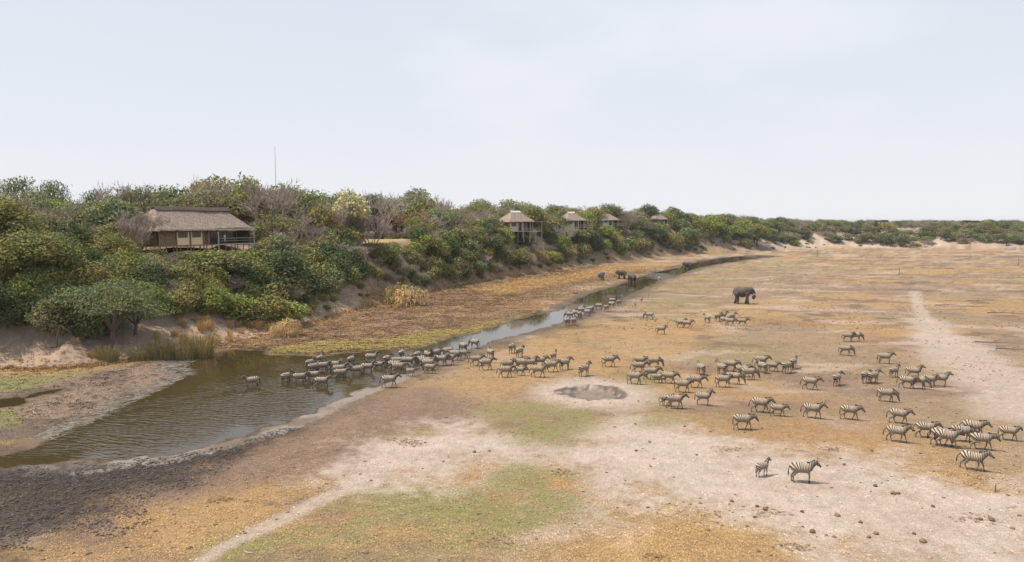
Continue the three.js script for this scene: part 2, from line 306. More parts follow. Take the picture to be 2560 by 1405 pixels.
function landHeight(x, y, out) {
  const [d, s] = bankAt(x, y); let h = 0;
  let sr = Math.max(polySd(RIVER, x, y, 30), polySd(PUDDLE, x, y, 30)); if (sr > -4 && sr < 4) sr += (fbm(x * 0.45, y * 0.45, 2) - 0.5) * 2.0 + (fbm(x * 1.9 + 5, y * 1.9, 2) - 0.5) * 0.9;
  if (out) { out.d = d; out.s = s; out.water = sr; }
  if (d < 1) {
    const rough = sstep(-1, -6, d) ;
    h = sr > 0 ? -0.32 * sstep(-0.2, 3.5, sr) : 0.06 * sstep(0, 1.6, -sr) + (fbm(x * 0.09, y * 0.09, 3) - 0.5) * 0.28 * sstep(3, 14, -sr);
    // lumpy drying weed between bank and water, trampled mud on the near shore
    if (sr < 0) {
      const flat = sstep(26, 16, -d) * sstep(0.3, 2, -sr) * (y > 60 ? 1 : 0);
      h += flat * (0.25 * fbm(x * 0.8, y * 0.8, 3) - 0.05 + 0.18 * Math.max(0, fbm(x * 2.1, y * 2.1, 2) - 0.45));
      const md = sstep(-4, 2, polySd(ZONES.mud, x, y));
      h += md * sstep(0.2, 1.2, -sr) * (0.22 * (fbm(x * 2.2, y * 2.2, 2) - 0.35) + 0.05);
    }
    const q = inHollow(x, y);
    if (q < 2.4) { const n = fbm(x * 1.1 + 5, y * 1.1, 3) - 0.5; h += -0.45 * sstep(1.05 + n * 0.7, 0.75 + n * 0.7, q) + 0.30 * sstep(0.75, 0.1, q) * (0.6 + n * 2.4) + 0.04 * Math.exp(-((q - 1.25) ** 2) * 12); }
  }
  if (d > -3) {
    const P = plateauAt(x) + (fbm(x * 0.02, y * 0.02, 3) - 0.5) * 1.2, W = faceAt(x) * (0.85 + 0.35 * vnoise(s * 0.09, 3.3)), t = clamp((d + 0.8) / (W + 0.8));
    const sandy = sstep(130, 180, x), prof = mix(0.16 * sstep(0, 0.3, t) + 0.84 * sstep(0.16, 1, t), t * t * (3 - 2 * t), sandy);
    const gully = (fbm(s * 0.16, d * 0.12, 4) - 0.5) * 2.8 * sstep(0, 0.25, t) * sstep(1.15, 0.7, t) + (fbm(x * 0.9, y * 0.9, 3) - 0.5) * 0.45 * sstep(0, 0.1, t) * sstep(1.3, 0.9, t);
    h = Math.max(h * (1 - t), 0) * (t > 0 ? 1 : 1) + P * prof + gully * (1 - 0.7 * sandy);
    if (t <= 0) h = Math.max(h, 0);
  }
  return h;
}
// colours read off the photograph in full sun
const K = {
  gold: C(206, 170, 120), tan: C(187, 163, 132), rust: C(186, 144, 108), mauve: C(164, 137, 118), sand: C(229, 213, 201), wet: C(86, 74, 66), mud: C(66, 56, 49), green: C(174, 160, 112), lush: C(160, 157, 100),
  grey: C(172, 152, 136), dark: C(128, 108, 92), weed: C(164, 135, 106), weedDark: C(122, 99, 78), weedGold: C(204, 170, 116), fringe: C(184, 168, 104), bed: C(96, 78, 48), foam: C(188, 178, 172), soil: C(186, 158, 136), pink: C(222, 198, 178), white: C(238, 222, 204), lawn: C(214, 192, 134), litter: C(150, 128, 106),
};
const cmix = (a, b, t) => { a[0] += (b[0] - a[0]) * t; a[1] += (b[1] - a[1]) * t; a[2] += (b[2] - a[2]) * t; };
const LAWN = [-33, 212, 15, 48];
function landColour(x, y, o, c) {
  const { d, s, water } = o, n1 = fbm(x * 0.05 + 7, y * 0.05, 4), n2 = fbm(x * 0.33, y * 0.33 + 50, 4), n3 = fbm(x * 1.7 + 9, y * 1.7, 3), n4 = hash2(Math.floor(x * 9), Math.floor(y * 9));
  const warp = (n2 - 0.5) * 7 + (n3 - 0.5) * 3, Z = (name, soft = 2, w = 1) => sstep(-soft, soft, polySd(ZONES[name], x, y) + warp * w);
  if (d < 0.5) {
    c[0] = K.tan[0]; c[1] = K.tan[1]; c[2] = K.tan[2];
    cmix(c, K.gold, sstep(0.40, 0.62, n1));
    const wide = fbm(x * 0.028 + 31, y * 0.06, 4), streak = fbm(x * 0.09 + 3, y * 0.16 + 8, 4);
    cmix(c, K.mauve, sstep(0.52, 0.72, streak) * 0.85);
    cmix(c, K.dark, sstep(0.60, 0.74, fbm(x * 0.07 + 90, y * 0.15, 4)) * sstep(90, 170, y) * 0.7);
    cmix(c, K.green, sstep(0.56, 0.74, wide) * 0.6);
    cmix(c, K.dark, sstep(0.60, 0.72, fbm(x * 0.21 + 15, y * 0.26 + 70, 4)) * sstep(60, 130, y) * 0.75); cmix(c, K.rust, sstep(0.58, 0.7, fbm(x * 0.13 + 75, y * 0.2, 4)) * sstep(70, 120, y) * 0.45);
    cmix(c, K.pink, sstep(0.58, 0.72, fbm(x * 0.11 + 60, y * 0.17 + 4, 4)) * 0.75);
    cmix(c, K.gold, Z('gold1', 3) * 0.8 * sstep(0.25, 0.55, n2 + 0.12)); cmix(c, K.gold, Z('gold2', 2) * 0.85); cmix(c, K.gold, Z('gold3', 3) * 0.6);
    cmix(c, K.mauve, Z('brown1', 4) * 0.35);
    cmix(c, K.mauve, Z('mauve', 2.2) * 0.9);
    cmix(c, K.green, Z('green3', 4) * sstep(0.34, 0.62, n2 + 0.06)); cmix(c, K.lush, Z('green3', 4) * sstep(0.52, 0.7, n2) * 0.6); 
    cmix(c, K.sand, Z('sand', 3.2, 1.15) * (0.80 + 0.2 * sstep(0.3, 0.6, n2)));
    for (const g of ['green1', 'green2']) cmix(c, n3 > 0.5 ? K.lush : K.green, Z(g, 2.2) * sstep(0.34, 0.56, n2 + n3 * 0.2 - 0.02) * 0.9);
    cmix(c, K.green, Z('green4', 6) * 0.55 * sstep(0.35, 0.6, streak)); cmix(c, K.green, Z('green5', 2) * 0.8);
    for (const [w, p] of PATHS) { const B = p.box ?? (p.box = polyBox(p, 20)); if (x < B[0] || x > B[1] || y < B[2] || y > B[3]) continue; let q = 99; for (let i = 0; i < p.length - 1; i++) q = Math.min(q, segDist(x, y, p[i], p[i + 1])[0]); cmix(c, K.sand, sstep(w, w * 0.35, q + warp * 0.12 * w) * (w > 3 ? 0.8 : 0.7)); }
    const q = inHollow(x, y) + (n2 - 0.5) * 0.9;
    cmix(c, K.sand, sstep(2.9, 1.5, q) * 0.9); cmix(c, K.wet, sstep(1.35, 1.2, q) * sstep(0.72, 0.85, q) * sstep(0.3, 0.5, n3) * 0.8); cmix(c, K.dark, sstep(0.9, 0.6, q) * 0.6);
    cmix(c, K.rust, sstep(0.72, 0.80, fbm(x * 0.7 + 200, y * 0.9, 5)) * 0.4 * (1 - Z('mud')));
    // flats under the bank
    const flat = sstep(-34, -22, d + warp * 0.3) * (water < 0 ? 1 : 0) * (x < 60 ? 1 : 0) * ((y > 95 || x < -30) ? 1 : 0);
    const inner = nearShore(x, y);
    if (flat > 0 && inner) {
      const f = flat; cmix(c, K.weed, f); cmix(c, K.weedDark, f * sstep(0.44, 0.62, n3) * 0.75); cmix(c, K.soil, f * sstep(0.55, 0.7, n2) * 0.6); cmix(c, K.weedGold, f * sstep(0.5, 0.66, fbm(x * 0.5, y * 0.5 + 20, 3)) * 0.4);
      cmix(c, K.fringe, Z('flatfringe', 1.4) * sstep(0.3, 0.45, n2 + 0.05) * 0.85); cmix(c, K.weedGold, Z('flatgold', 3, .6) * 0.85);
      if (y < 96) { cmix(c, K.grey, sstep(100, 94, y) * 0.75); cmix(c, K.wet, sstep(0.5, 0.62, n2) * 0.55); cmix(c, K.lush, Math.max(Z('leftgreen', 1, .4), Z('leftgreen2', 1, .4)) * 0.9); cmix(c, K.gold, sstep(-5, -1.5, d) * 0.6); }
      cmix(c, K.wet, sstep(1.4, 0.2, -water) * 0.55 * sstep(0.35, 0.6, n3));
    } else {
      cmix(c, K.wet, sstep(5.0, 0.4, -water + warp * 0.25) * 0.7);
      const mz = sstep(-3, 2, polySd(ZONES.mud, x, y) + warp * 0.8); cmix(c, K.mud, mz * (0.82 + 0.18 * n3)); cmix(c, K.mauve, mz * sstep(0.66, 0.85, n3) * 0.25);
      cmix(c, K.foam, sstep(1.3, 0.8, Math.abs(-water - 0.9 + (n3 - 0.5))) * sstep(110, 70, y) * sstep(-38, -28, x + warp) * (0.35 + 0.65 * sstep(0.35, 0.6, n2)) * 0.85);
    }
    if (water > 0) cmix(c, K.bed, sstep(0, 0.6, water));
    if (d > -4) cmix(c, K.weedGold, sstep(-4, 0, d) * 0.5 * (x < 110 ? 1 : 0));
  } else {
    const W = faceAt(x), t = d / W, sandy = sstep(110, 165, x);
    c[0] = K.soil[0]; c[1] = K.soil[1]; c[2] = K.soil[2];
    cmix(c, K.pink, sstep(0.42, 0.62, n2) * 0.8); cmix(c, K.litter, sstep(0.5, 0.66, n3) * 0.6); cmix(c, K.weedGold, sstep(0.45, 0.1, t) * sstep(0.35, 0.6, n1 + 0.1) * 0.7);
    if (x < -30) cmix(c, K.pink, 0.75 * sstep(0.8, 0.4, t));
    cmix(c, K.white, sandy * sstep(0.05, 0.2, t) * sstep(1.3, 0.7, t) * (0.55 + 0.4 * sstep(0.4, 0.55, n1)));
    if (t > 1) { cmix(c, K.litter, 0.6); cmix(c, K.white, sandy * 0.3); }
    const q = Math.hypot((x - LAWN[0]) / LAWN[2], (y - LAWN[1]) / LAWN[3]); if (t > 0.9) cmix(c, K.lawn, sstep(1.05, 0.9, q + (n2 - .5) * .2));
  }
  const g = 0.80 + 0.34 * n3 + 0.22 * (n4 - 0.5) + 0.16 * (n2 - 0.5); c[0] *= g; c[1] *= g; c[2] *= g;
}
function nearShore(x, y) { // the bank's side of the river
  let best = 1e9, side = 0;
  for (let i = 0; i < MID.length - 1; i++) { const a = MID[i], b = MID[i + 1], q = segDist(x, y, a, b)[0]; if (q < best) { best = q; side = (b[0] - a[0]) * (y - a[1]) - (b[1] - a[1]) * (x - a[0]); } }
  return side > 0;
}
const MID = [[-80, 52], [-35, 59], [-30, 66], [-24, 80], [-17, 92], [-9, 104], [0, 125], [13, 160], [25, 190], [40, 235], [62, 285], [105, 350], [140, 392]];

// fine grain of the soil, tiled every 3 m; colour and relief
function grainTexture(size, fn, srgb) {
  const d = new Uint8Array(size * size * 4);
  for (let j = 0; j < size; j++) for (let i = 0; i < size; i++) { const v = fn(i / size, j / size), k = (j * size + i) * 4; d[k] = v[0]; d[k + 1] = v[1]; d[k + 2] = v[2]; d[k + 3] = 255; }
  const t = new THREE.DataTexture(d, size, size); t.wrapS = t.wrapT = THREE.RepeatWrapping; t.magFilter = THREE.LinearFilter; t.minFilter = THREE.LinearMipmapLinearFilter; t.generateMipmaps = true; if (srgb) t.colorSpace = THREE.SRGBColorSpace; t.needsUpdate = true; return t;
}
const tileNoise = (u, v, f, seed) => { // wraps at 1
  const x = u * f, y = v * f, i = Math.floor(x), j = Math.floor(y); let a = x - i, b = y - j; a = a * a * (3 - 2 * a); b = b * b * (3 - 2 * b);
  const h = (p, q) => hash2(((p % f) + f) % f + seed * 131, ((q % f) + f) % f + seed * 57);
  return mix(mix(h(i, j), h(i + 1, j), a), mix(h(i, j + 1), h(i + 1, j + 1), a), b);
};
const grain = grainTexture(512, (u, v) => { const n = 0.5 * tileNoise(u, v, 128, 1) + 0.3 * tileNoise(u, v, 48, 2) + 0.2 * tileNoise(u, v, 250, 3), k = tileNoise(u, v, 90, 4) > 0.88 ? 0.76 : 1, g = (232 + 110 * (n - 0.5)) * k; return [Math.min(255, g * 1.02), Math.min(255, g), Math.min(255, g * 0.97)]; }, true);
const grainBump = grainTexture(512, (u, v) => { const n = 0.5 * tileNoise(u, v, 96, 1) + 0.3 * tileNoise(u, v, 40, 2) + 0.2 * tileNoise(u, v, 16, 5); const g = 255 * n; return [g, g, g]; });
const groundMat = new THREE.MeshStandardMaterial({ vertexColors: true, map: grain, bumpMap: grainBump, bumpScale: 0.09, roughness: 1, metalness: 0 });
{
  const ang = []; for (let a = -180; a < -44; a += 4) ang.push(a); for (let a = -44; a < 44; a += 0.135) ang.push(a); for (let a = 44; a <= 180.01; a += 4) ang.push(a);
  const rad = [0.5, 6, 12, 18, 24, 29, 32]; let yy = 1500;
  while (yy > 569.5) { const r = 32300 / (yy - 557); if (r > rad[rad.length - 1]) rad.push(r); yy -= r > 84 && r < 180 ? 1.1 : 2.3; }
  rad.push(2900, 3400, 4200, 5500, 8000);
  const na = ang.length, nr = rad.length, pos = new Float32Array(na * nr * 3), cl = new Float32Array(na * nr * 3), uv = new Float32Array(na * nr * 2), idx = [], o = {}, c = [0, 0, 0];
  for (let j = 0; j < nr; j++) for (let i = 0; i < na; i++) {
    const a = ang[i] * Math.PI / 180, r = rad[j] / Math.max(0.7, Math.cos(Math.min(Math.abs(a), 0.77))), x = Math.sin(a) * r, y = Math.cos(a) * r, k = j * na + i;
    const h = landHeight(x, y, o); landColour(x, y, o, c);
    pos.set([x, h, -y], k * 3); cl.set(c, k * 3); uv[k * 2] = x / 3; uv[k * 2 + 1] = y / 3;
    if (j && i) { const q = k - na; idx.push(q - 1, q, k, q - 1, k, k - 1); }
  }
  const g = new THREE.BufferGeometry(); g.setAttribute('position', new THREE.BufferAttribute(pos, 3)); g.setAttribute('color', new THREE.BufferAttribute(cl, 3)); g.setAttribute('uv', new THREE.BufferAttribute(uv, 2)); g.setIndex(idx); g.computeVertexNormals();
  const m = top('ground', new THREE.Mesh(g, groundMat), 'dry river bed, tall sandy bank and wooded plateau', 'ground', null, 'structure');
}
const hAt = (x, y) => landHeight(x, y);

// ---------------------------------------------------------------- water
{
  const S = 2048, x0 = -70, y0 = 48, w = 82, hgt = 82, d = new Uint8Array(S * S * 4);
  const drops = ZEBRAS.filter((z) => z[5] === 'wade').map((z) => [z[0], z[1]]), hgts = new Float32Array(S * S);
  for (let j = 0; j < S; j++) for (let i = 0; i < S; i++) {
    const x = x0 + (i + 0.5) / S * w, y = y0 + (j + 0.5) / S * hgt;
    // wavelets run out from the wading herd along the near shore; the pool under the bank lies still
    const shore = segDist(x, y, [-44, 52], [-14, 90])[0], on = sstep(0.30, 0.80, fbm(x * 0.12 + 4, y * 0.12, 3) + 0.45 - shore * 0.055) * sstep(-54, -40, x), rough = 0.035 + 0.965 * on;
    const wx = x + (fbm(x * 0.3, y * 0.3, 2) - 0.5) * 1.6, wy = y + (fbm(x * 0.3 + 9, y * 0.3, 2) - 0.5) * 1.6;
    let v = 0.011 * Math.sin((wx * 0.22 + wy * 0.97) * 9.5) + 0.007 * Math.sin((wx * 0.42 + wy * 0.91) * 15.7 + 1.3) + 0.006 * Math.sin((wx * -0.10 + wy * 0.99) * 21.1 + 2.1) + 0.085 * (fbm(wx * 1.0, wy * 2.9, 4) - 0.5);
    let ring = 0; for (const q of drops) { const r = Math.abs(x - q[0]) < 4 ? Math.hypot(x - q[0], y - q[1]) : 9; if (r < 4) ring += Math.sin(r * 11) * Math.exp(-r * 0.9) * 0.016; }
    hgts[j * S + i] = rough * v * 0.4 + ring * 0.6;
  }
  for (let j = 0; j < S; j++) for (let i = 0; i < S; i++) {
    const at = (p, q) => hgts[Math.min(S - 1, Math.max(0, q)) * S + Math.min(S - 1, Math.max(0, p))], sx = (at(i + 1, j) - at(i - 1, j)) * S / (2 * w), sy = (at(i, j + 1) - at(i, j - 1)) * S / (2 * hgt), l = Math.hypot(sx, sy, 1), k = (j * S + i) * 4;
    d[k] = 127.5 - sx / l * 127.5; d[k + 1] = 127.5 - sy / l * 127.5; d[k + 2] = 127.5 + 127.5 / l; d[k + 3] = 255;
  }
  const bump = new THREE.DataTexture(d, S, S); bump.magFilter = THREE.LinearFilter; bump.minFilter = THREE.LinearMipmapLinearFilter; bump.generateMipmaps = true; bump.wrapS = bump.wrapT = THREE.MirroredRepeatWrapping; bump.needsUpdate = true;
  const mat = new THREE.MeshPhysicalMaterial({ color: new THREE.Color().setRGB(0.042, 0.030, 0.0125), roughness: 0.04, metalness: 0, ior: 1.33, normalMap: bump });
  const sheet = (P, name, label) => {
    let turn = 0; P.forEach((q, i) => { const n = P[(i + 1) % P.length]; turn += q[0] * n[1] - n[0] * q[1]; }); const out = turn > 0 ? 1 : -1; // reach a little under the ragged shore
    const wide = P.map((q, i) => { const l = P[(i + P.length - 1) % P.length], n = P[(i + 1) % P.length], dx = n[0] - l[0], dy = n[1] - l[1], k = 1.1 / Math.hypot(dx, dy); return [q[0] + dy * k * out, q[1] - dx * k * out]; });
    const sh = new THREE.Shape(wide.map((q) => new THREE.Vector2(q[0], q[1]))), g = new THREE.ShapeGeometry(sh), p = g.attributes.position, uv = new Float32Array(p.count * 2);
    for (let i = 0; i < p.count; i++) { const x = p.getX(i), y = p.getY(i); p.setXYZ(i, x, -0.035, -y); uv[i * 2] = (x - x0) / w; uv[i * 2 + 1] = (y - y0) / hgt; }
    g.setAttribute('uv', new THREE.BufferAttribute(uv, 2)); const ix = g.index.array; g.computeVertexNormals(); if (g.attributes.normal.getY(0) < 0) { for (let i = 0; i < ix.length; i += 3) [ix[i], ix[i + 1]] = [ix[i + 1], ix[i]]; g.computeVertexNormals(); }
    top(name, new THREE.Mesh(g, mat), label, 'water', null, 'structure');
  };
  sheet(RIVER, 'river_water', 'muddy brown river pool winding along the foot of the bank');
  sheet(PUDDLE, 'puddle_water', 'small shallow brown puddle beside the mud spit');
}
// ---------------------------------------------------------------- trees and bushes
const leafMat = (r, g, b) => new THREE.MeshPhysicalMaterial({ color: new THREE.Color().setRGB(r, g, b), vertexColors: true, roughness: 1, metalness: 0, side: THREE.DoubleSide, specularIntensity: 0.2, transmission: 0.2, thickness: 0 });
const LEAF = {
  olive: leafMat(0.212, 0.202, 0.082), lime: leafMat(0.224, 0.256, 0.075), yellow: leafMat(0.283, 0.248, 0.103), acacia: leafMat(0.178, 0.202, 0.099), dark: leafMat(0.095, 0.120, 0.056), cream: leafMat(0.501, 0.457, 0.284),
  mauve: leafMat(0.316, 0.256, 0.224), grey: leafMat(0.371, 0.327, 0.289), straw: leafMat(0.423, 0.333, 0.191), rustleaf: leafMat(0.224, 0.137, 0.083), sage: leafMat(0.208, 0.202, 0.120),
};
const barkMat = new THREE.MeshStandardMaterial({ color: new THREE.Color().setRGB(0.13, 0.10, 0.085), vertexColors: true, roughness: 1 });
const paleBark = new THREE.MeshStandardMaterial({ color: new THREE.Color().setRGB(0.34, 0.29, 0.25), vertexColors: true, roughness: 1 });

function leaves(soup, rnd, lobes, count, size, opt = {}) {
  const area = lobes.map((l) => Math.pow(l[3] * l[4] * l[5], 2 / 3)), sum = area.reduce((a, b) => a + b, 0);
  lobes.forEach((l, li) => {
    let n = Math.round(count * (FINE ? 3.0 : 0.72) * area[li] / sum);
    while (n-- > 0) {
      let u = rnd() * 2 - 1; const a = rnd() * 6.2832; if (opt.top && u < -0.35) u = -u * rnd();
      const q = Math.sqrt(1 - u * u), r = opt.fill ? Math.pow(rnd(), 0.4) : 0.62 + 0.42 * Math.pow(rnd(), 0.7);
      const nx = q * Math.cos(a), ny = u, nz = q * Math.sin(a), rag = 0.62 + 0.5 * vnoise(nx * 2.3 + li * 7, nz * 2.3 + ny * 2.9) + 0.34 * vnoise(nx * 6.3 + li * 3, nz * 6.3 + ny * 7.9) + (rnd() < 0.07 ? 0.3 * rnd() : 0);
      const x = l[0] + nx * l[3] * r * rag, y = l[1] + ny * l[4] * r * rag, z = l[2] + nz * l[5] * r * rag; if (y < 0.05) continue;
      const o = V(nx * 0.6 + (rnd() - 0.5) * 1.5, ny * 0.6 + 0.35 + (rnd() - 0.5) * 1.5, nz * 0.6 + (rnd() - 0.5) * 1.5).normalize();
      const t = V(rnd() - 0.5, rnd() - 0.5, rnd() - 0.5).cross(o).normalize(), b = o.clone().cross(t), s = size * (FINE ? 0.52 : 0.92) * (0.55 + 0.9 * rnd()), w = s * (opt.thin ?? 0.55);
      const tone = (0.68 + 0.6 * rnd()) * (0.8 + 0.4 * vnoise(x * 1.1 + 40, z * 1.1 + y * 1.3)), warm = 0.9 + 0.25 * vnoise(x * 0.8 + 3, z * 0.8 + y), k = [tone * warm, tone, tone * (1.9 - warm) * 0.95];
      soup.tri([x - t.x * s + b.x * w, y - t.y * s + b.y * w, z - t.z * s + b.z * w], [x + t.x * s, y + t.y * s, z + t.z * s], [x - t.x * s * 0.6 - b.x * w * 1.3, y - t.y * s * 0.6 - b.y * w * 1.3, z - t.z * s * 0.6 - b.z * w * 1.3], k);
    }
  });
}
function limbs(soup, rnd, ends, base, r0, bend = 0.25) { // a short trunk that forks towards the given ends
  const k = [0.9 + 0.2 * rnd(), 0.9, 0.9], topY = ends.reduce((a, e) => a + e[1], 0) / ends.length, fork = [base[0] + (rnd() - 0.5) * bend, base[1] + topY * 0.34, base[2] + (rnd() - 0.5) * bend];
  soup.tube([base[0], base[1] - 0.2, base[2]], fork, r0 * 1.15, r0 * 0.9, 6, k);
  const arms = []; for (let i = 0; i < 4; i++) { const a = i * 1.57 + rnd(); arms.push([fork[0] + Math.cos(a) * topY * 0.22, mix(fork[1], topY, 0.45 + 0.2 * rnd()), fork[2] + Math.sin(a) * topY * 0.22]); soup.tube(fork, arms[i], r0 * 0.7, r0 * 0.42, 5, k); }
  for (const e of ends) { let b = arms[0], q = 1e9; for (const a of arms) { const d = Math.hypot(a[0] - e[0], a[2] - e[2]); if (d < q) { q = d; b = a; } } soup.tube(b, e, r0 * 0.4, r0 * 0.12, 4, k); }
}
function twigs(soup, rnd, from, dir, len, depth, rad, spread) { // bare crown
  const to = [from[0] + dir.x * len, from[1] + dir.y * len, from[2] + dir.z * len], tone = 0.7 + 0.6 * rnd(), k = [tone, tone, tone];
  if (rad > 0.025) soup.tube(from, to, rad, rad * 0.7, 4, k);
  else { const s = V(rnd() - 0.5, rnd() - 0.5, rnd() - 0.5).cross(dir).normalize().multiplyScalar(Math.max(rad, FINE ? 0.012 : 0.03)); soup.tri([from[0] - s.x, from[1] - s.y, from[2] - s.z], [from[0] + s.x, from[1] + s.y, from[2] + s.z], to, k); }
  if (depth <= 0) return;
  const n = depth > 3 ? 3 : 4;
  for (let i = 0; i < n; i++) {
    const d = dir.clone().add(V((rnd() - 0.5) * spread, (rnd() - 0.35) * spread * 0.7, (rnd() - 0.5) * spread)).normalize(), t = i === 0 ? 1 : 0.35 + 0.65 * rnd();
    twigs(soup, rnd, [mix(from[0], to[0], t), mix(from[1], to[1], t), mix(from[2], to[2], t)], d, len * (0.62 + 0.22 * rnd()), depth - 1, rad * 0.6, spread);
  }
}
function lobesFor(rnd, n, R, H, base, flat = 0.5) { // uneven crown of overlapping clumps, R wide, up to H
  const L = [];
  for (let i = 0; i < n; i++) { const a = i * 2.4 + rnd(), q = Math.sqrt((i + 0.3) / n), r = R * (0.30 + 0.20 * rnd()); L.push([Math.cos(a) * (R - r) * q, mix(base, H - r * flat, (1 - q * q * 0.55) * (0.75 + 0.25 * rnd())), Math.sin(a) * (R - r) * q, r, r * (0.62 + 0.3 * rnd()) * (flat * 2), r]); }
  return L;
}
const PROTO = {};
let FINE = 1; // leaves for plants near the camera are small and many; far ones carry fewer, larger clumps
function proto(name, n, make) { for (const far of ['', '_far']) { FINE = far ? 0 : 1; PROTO[name + far] = []; for (let i = 0; i < (far ? Math.min(n, 2) : n); i++) { const c = new Soup(), t = new Soup(); make(mulberry(name.length * 7919 + i * 131 + name.charCodeAt(0)), c, t); PROTO[name + far].push({ crown: c.geo(), trunk: t.geo() }); } } }
// sizes in metres before scaling: [radius, height]
const SIZE = { bush: [2.6, 3.6], round: [3.6, 7], umbrella: [4.6, 6.5], bare: [3.0, 6], thorn: [2.4, 3.2], tall: [3.2, 8], drape: [2.6, 3.0], low: [1.4, 1.3], palm: [2, 7] };
proto('bush', 4, (rnd, c, t) => { const L = lobesFor(rnd, 9, 2.6, 3.6, 0.5); L.push([0, 1.1, 0, 1.9, 1.2, 1.9]); leaves(c, rnd, L, 1900, 0.19); limbs(t, rnd, L.slice(0, 5).map((l) => [l[0], l[1], l[2]]), [0, 0, 0], 0.10); });
proto('round', 3, (rnd, c, t) => { const L = lobesFor(rnd, 12, 3.6, 7, 2.2); leaves(c, rnd, L, 2600, 0.22); leaves(c, rnd, L, 500, 0.5, { thin: 0.06, fill: 1 }); limbs(t, rnd, L.slice(0, 8).map((l) => [l[0], l[1], l[2]]), [0, 0, 0], 0.2, 0.5); });
proto('umbrella', 3, (rnd, c, t) => { const L = []; for (let i = 0; i < 17; i++) { const a = i * 2.4 + rnd(), q = Math.sqrt((i + 0.2) / 17); L.push([Math.cos(a) * 3.6 * q, 5.8 - q * q * 2.1 + (rnd() - 0.5) * 0.9, Math.sin(a) * 3.6 * q, 1.25 + rnd() * 0.5, 0.42 + rnd() * 0.2, 1.25 + rnd() * 0.5]); } leaves(c, rnd, L, 2700, 0.17, { thin: 0.4 }); limbs(t, rnd, L.map((l) => [l[0], l[1] - 0.1, l[2]]), [0, 0, 0], 0.22, 0.6); for (let i = 0; i < 60; i++) { const l = L[i % 17]; t.tube([l[0] * 0.8, l[1] * 0.86, l[2] * 0.8], [l[0] + (rnd() - 0.5) * 1.6, l[1] + 0.1, l[2] + (rnd() - 0.5) * 1.6], 0.05, 0.02, 3, [1, 1, 1]); } });
proto('bare', 3, (rnd, c, t) => { for (let i = 0; i < 7; i++) { const a = i * 2.4, d = V(Math.cos(a) * 0.55, 1, Math.sin(a) * 0.55).normalize(); t.tube([0, -0.2, 0], [d.x * 1.4, d.y * 1.4, d.z * 1.4], 0.13, 0.07, 5, [1, 1, 1]); twigs(c, rnd, [d.x * 1.4, d.y * 1.4, d.z * 1.4], d, 1.75, FINE ? 5 : 4, 0.06, 1.25); } });
proto('thorn', 3, (rnd, c, t) => { for (let i = 0; i < 8; i++) { const a = i * 2.4, d = V(Math.cos(a) * 0.9, 0.8, Math.sin(a) * 0.9).normalize(); t.tube([0, -0.2, 0], [d.x * 0.6, d.y * 0.6, d.z * 0.6], 0.06, 0.03, 4, [1, 1, 1]); twigs(c, rnd, [d.x * 0.5, d.y * 0.5, d.z * 0.5], d, 1.0, FINE ? 4 : 3, 0.035, 1.3); } const L = lobesFor(rnd, 7, 2.2, 2.9, 0.5); leaves(c, rnd, L, 900, 0.34, { thin: 0.05, fill: 1 }); });
proto('tall', 3, (rnd, c, t) => { const L = lobesFor(rnd, 14, 3.0, 8, 1.2, 0.65); leaves(c, rnd, L, 3000, 0.2); limbs(t, rnd, L.slice(0, 6).map((l) => [l[0], l[1], l[2]]), [0, 0, 0], 0.2, 0.4); });
proto('drape', 3, (rnd, c, t) => { // mound of vines, green on top, hanging down as dry strands
  const L = lobesFor(rnd, 8, 2.4, 3.0, 0.4); L.push([0, 0.7, 0, 1.9, 0.9, 1.9]); leaves(c, rnd, L, 900, 0.17);
  for (let i = 0; i < (FINE ? 2400 : 600); i++) { const o = L[Math.floor(rnd() * L.length)], a = rnd() * 6.2832, q = 0.75 + rnd() * 0.4, x = o[0] + Math.cos(a) * o[3] * q, z = o[2] + Math.sin(a) * o[5] * q, y = o[1] + o[4] * (rnd() - 0.5), l = Math.min(y, 0.25 + rnd() * rnd() * 1.7), k = 0.75 + rnd() * 0.9, s = FINE ? 0.02 : 0.04, f = 0.1 + 0.25 * rnd(); c.tri([x - Math.sin(a) * s, y, z + Math.cos(a) * s], [x + Math.sin(a) * s, y, z - Math.cos(a) * s], [x + Math.cos(a) * f, y - l, z + Math.sin(a) * f], [k * 1.1, k * 0.95, k * 0.8]); }
  limbs(t, rnd, L.slice(0, 4).map((l) => [l[0], l[1], l[2]]), [0, 0, 0], 0.1);
});
proto('low', 3, (rnd, c, t) => { const L = lobesFor(rnd, 5, 1.4, 1.3, 0.3); leaves(c, rnd, L, 420, 0.17); leaves(c, rnd, L, 220, 0.3, { thin: 0.06, fill: 1 }); limbs(t, rnd, L.map((l) => [l[0], l[1], l[2]]), [0, 0, 0], 0.04); });
proto('palm', 2, (rnd, c, t) => { for (let i = 0; i < 60; i++) { const a = i * 2.4, u = 0.9 - i / 60 * 1.2, d = V(Math.cos(a), u, Math.sin(a)).normalize(), k = 0.7 + 0.5 * rnd(), e = [d.x * 1.9, 6 + d.y * 1.9 - 0.5, d.z * 1.9], s = V(-Math.sin(a), 0, Math.cos(a)).multiplyScalar(0.3); c.quad([0, 6, 0], [e[0] * 0.6 + s.x, 6 + d.y * 1.2, e[2] * 0.6 + s.z], e, [e[0] * 0.6 - s.x, 6 + d.y * 1.2, e[2] * 0.6 - s.z], [k, k, k]); } t.tube([0, -0.2, 0], [0.2, 6, 0], 0.2, 0.13, 6, [1, 1, 1]); });

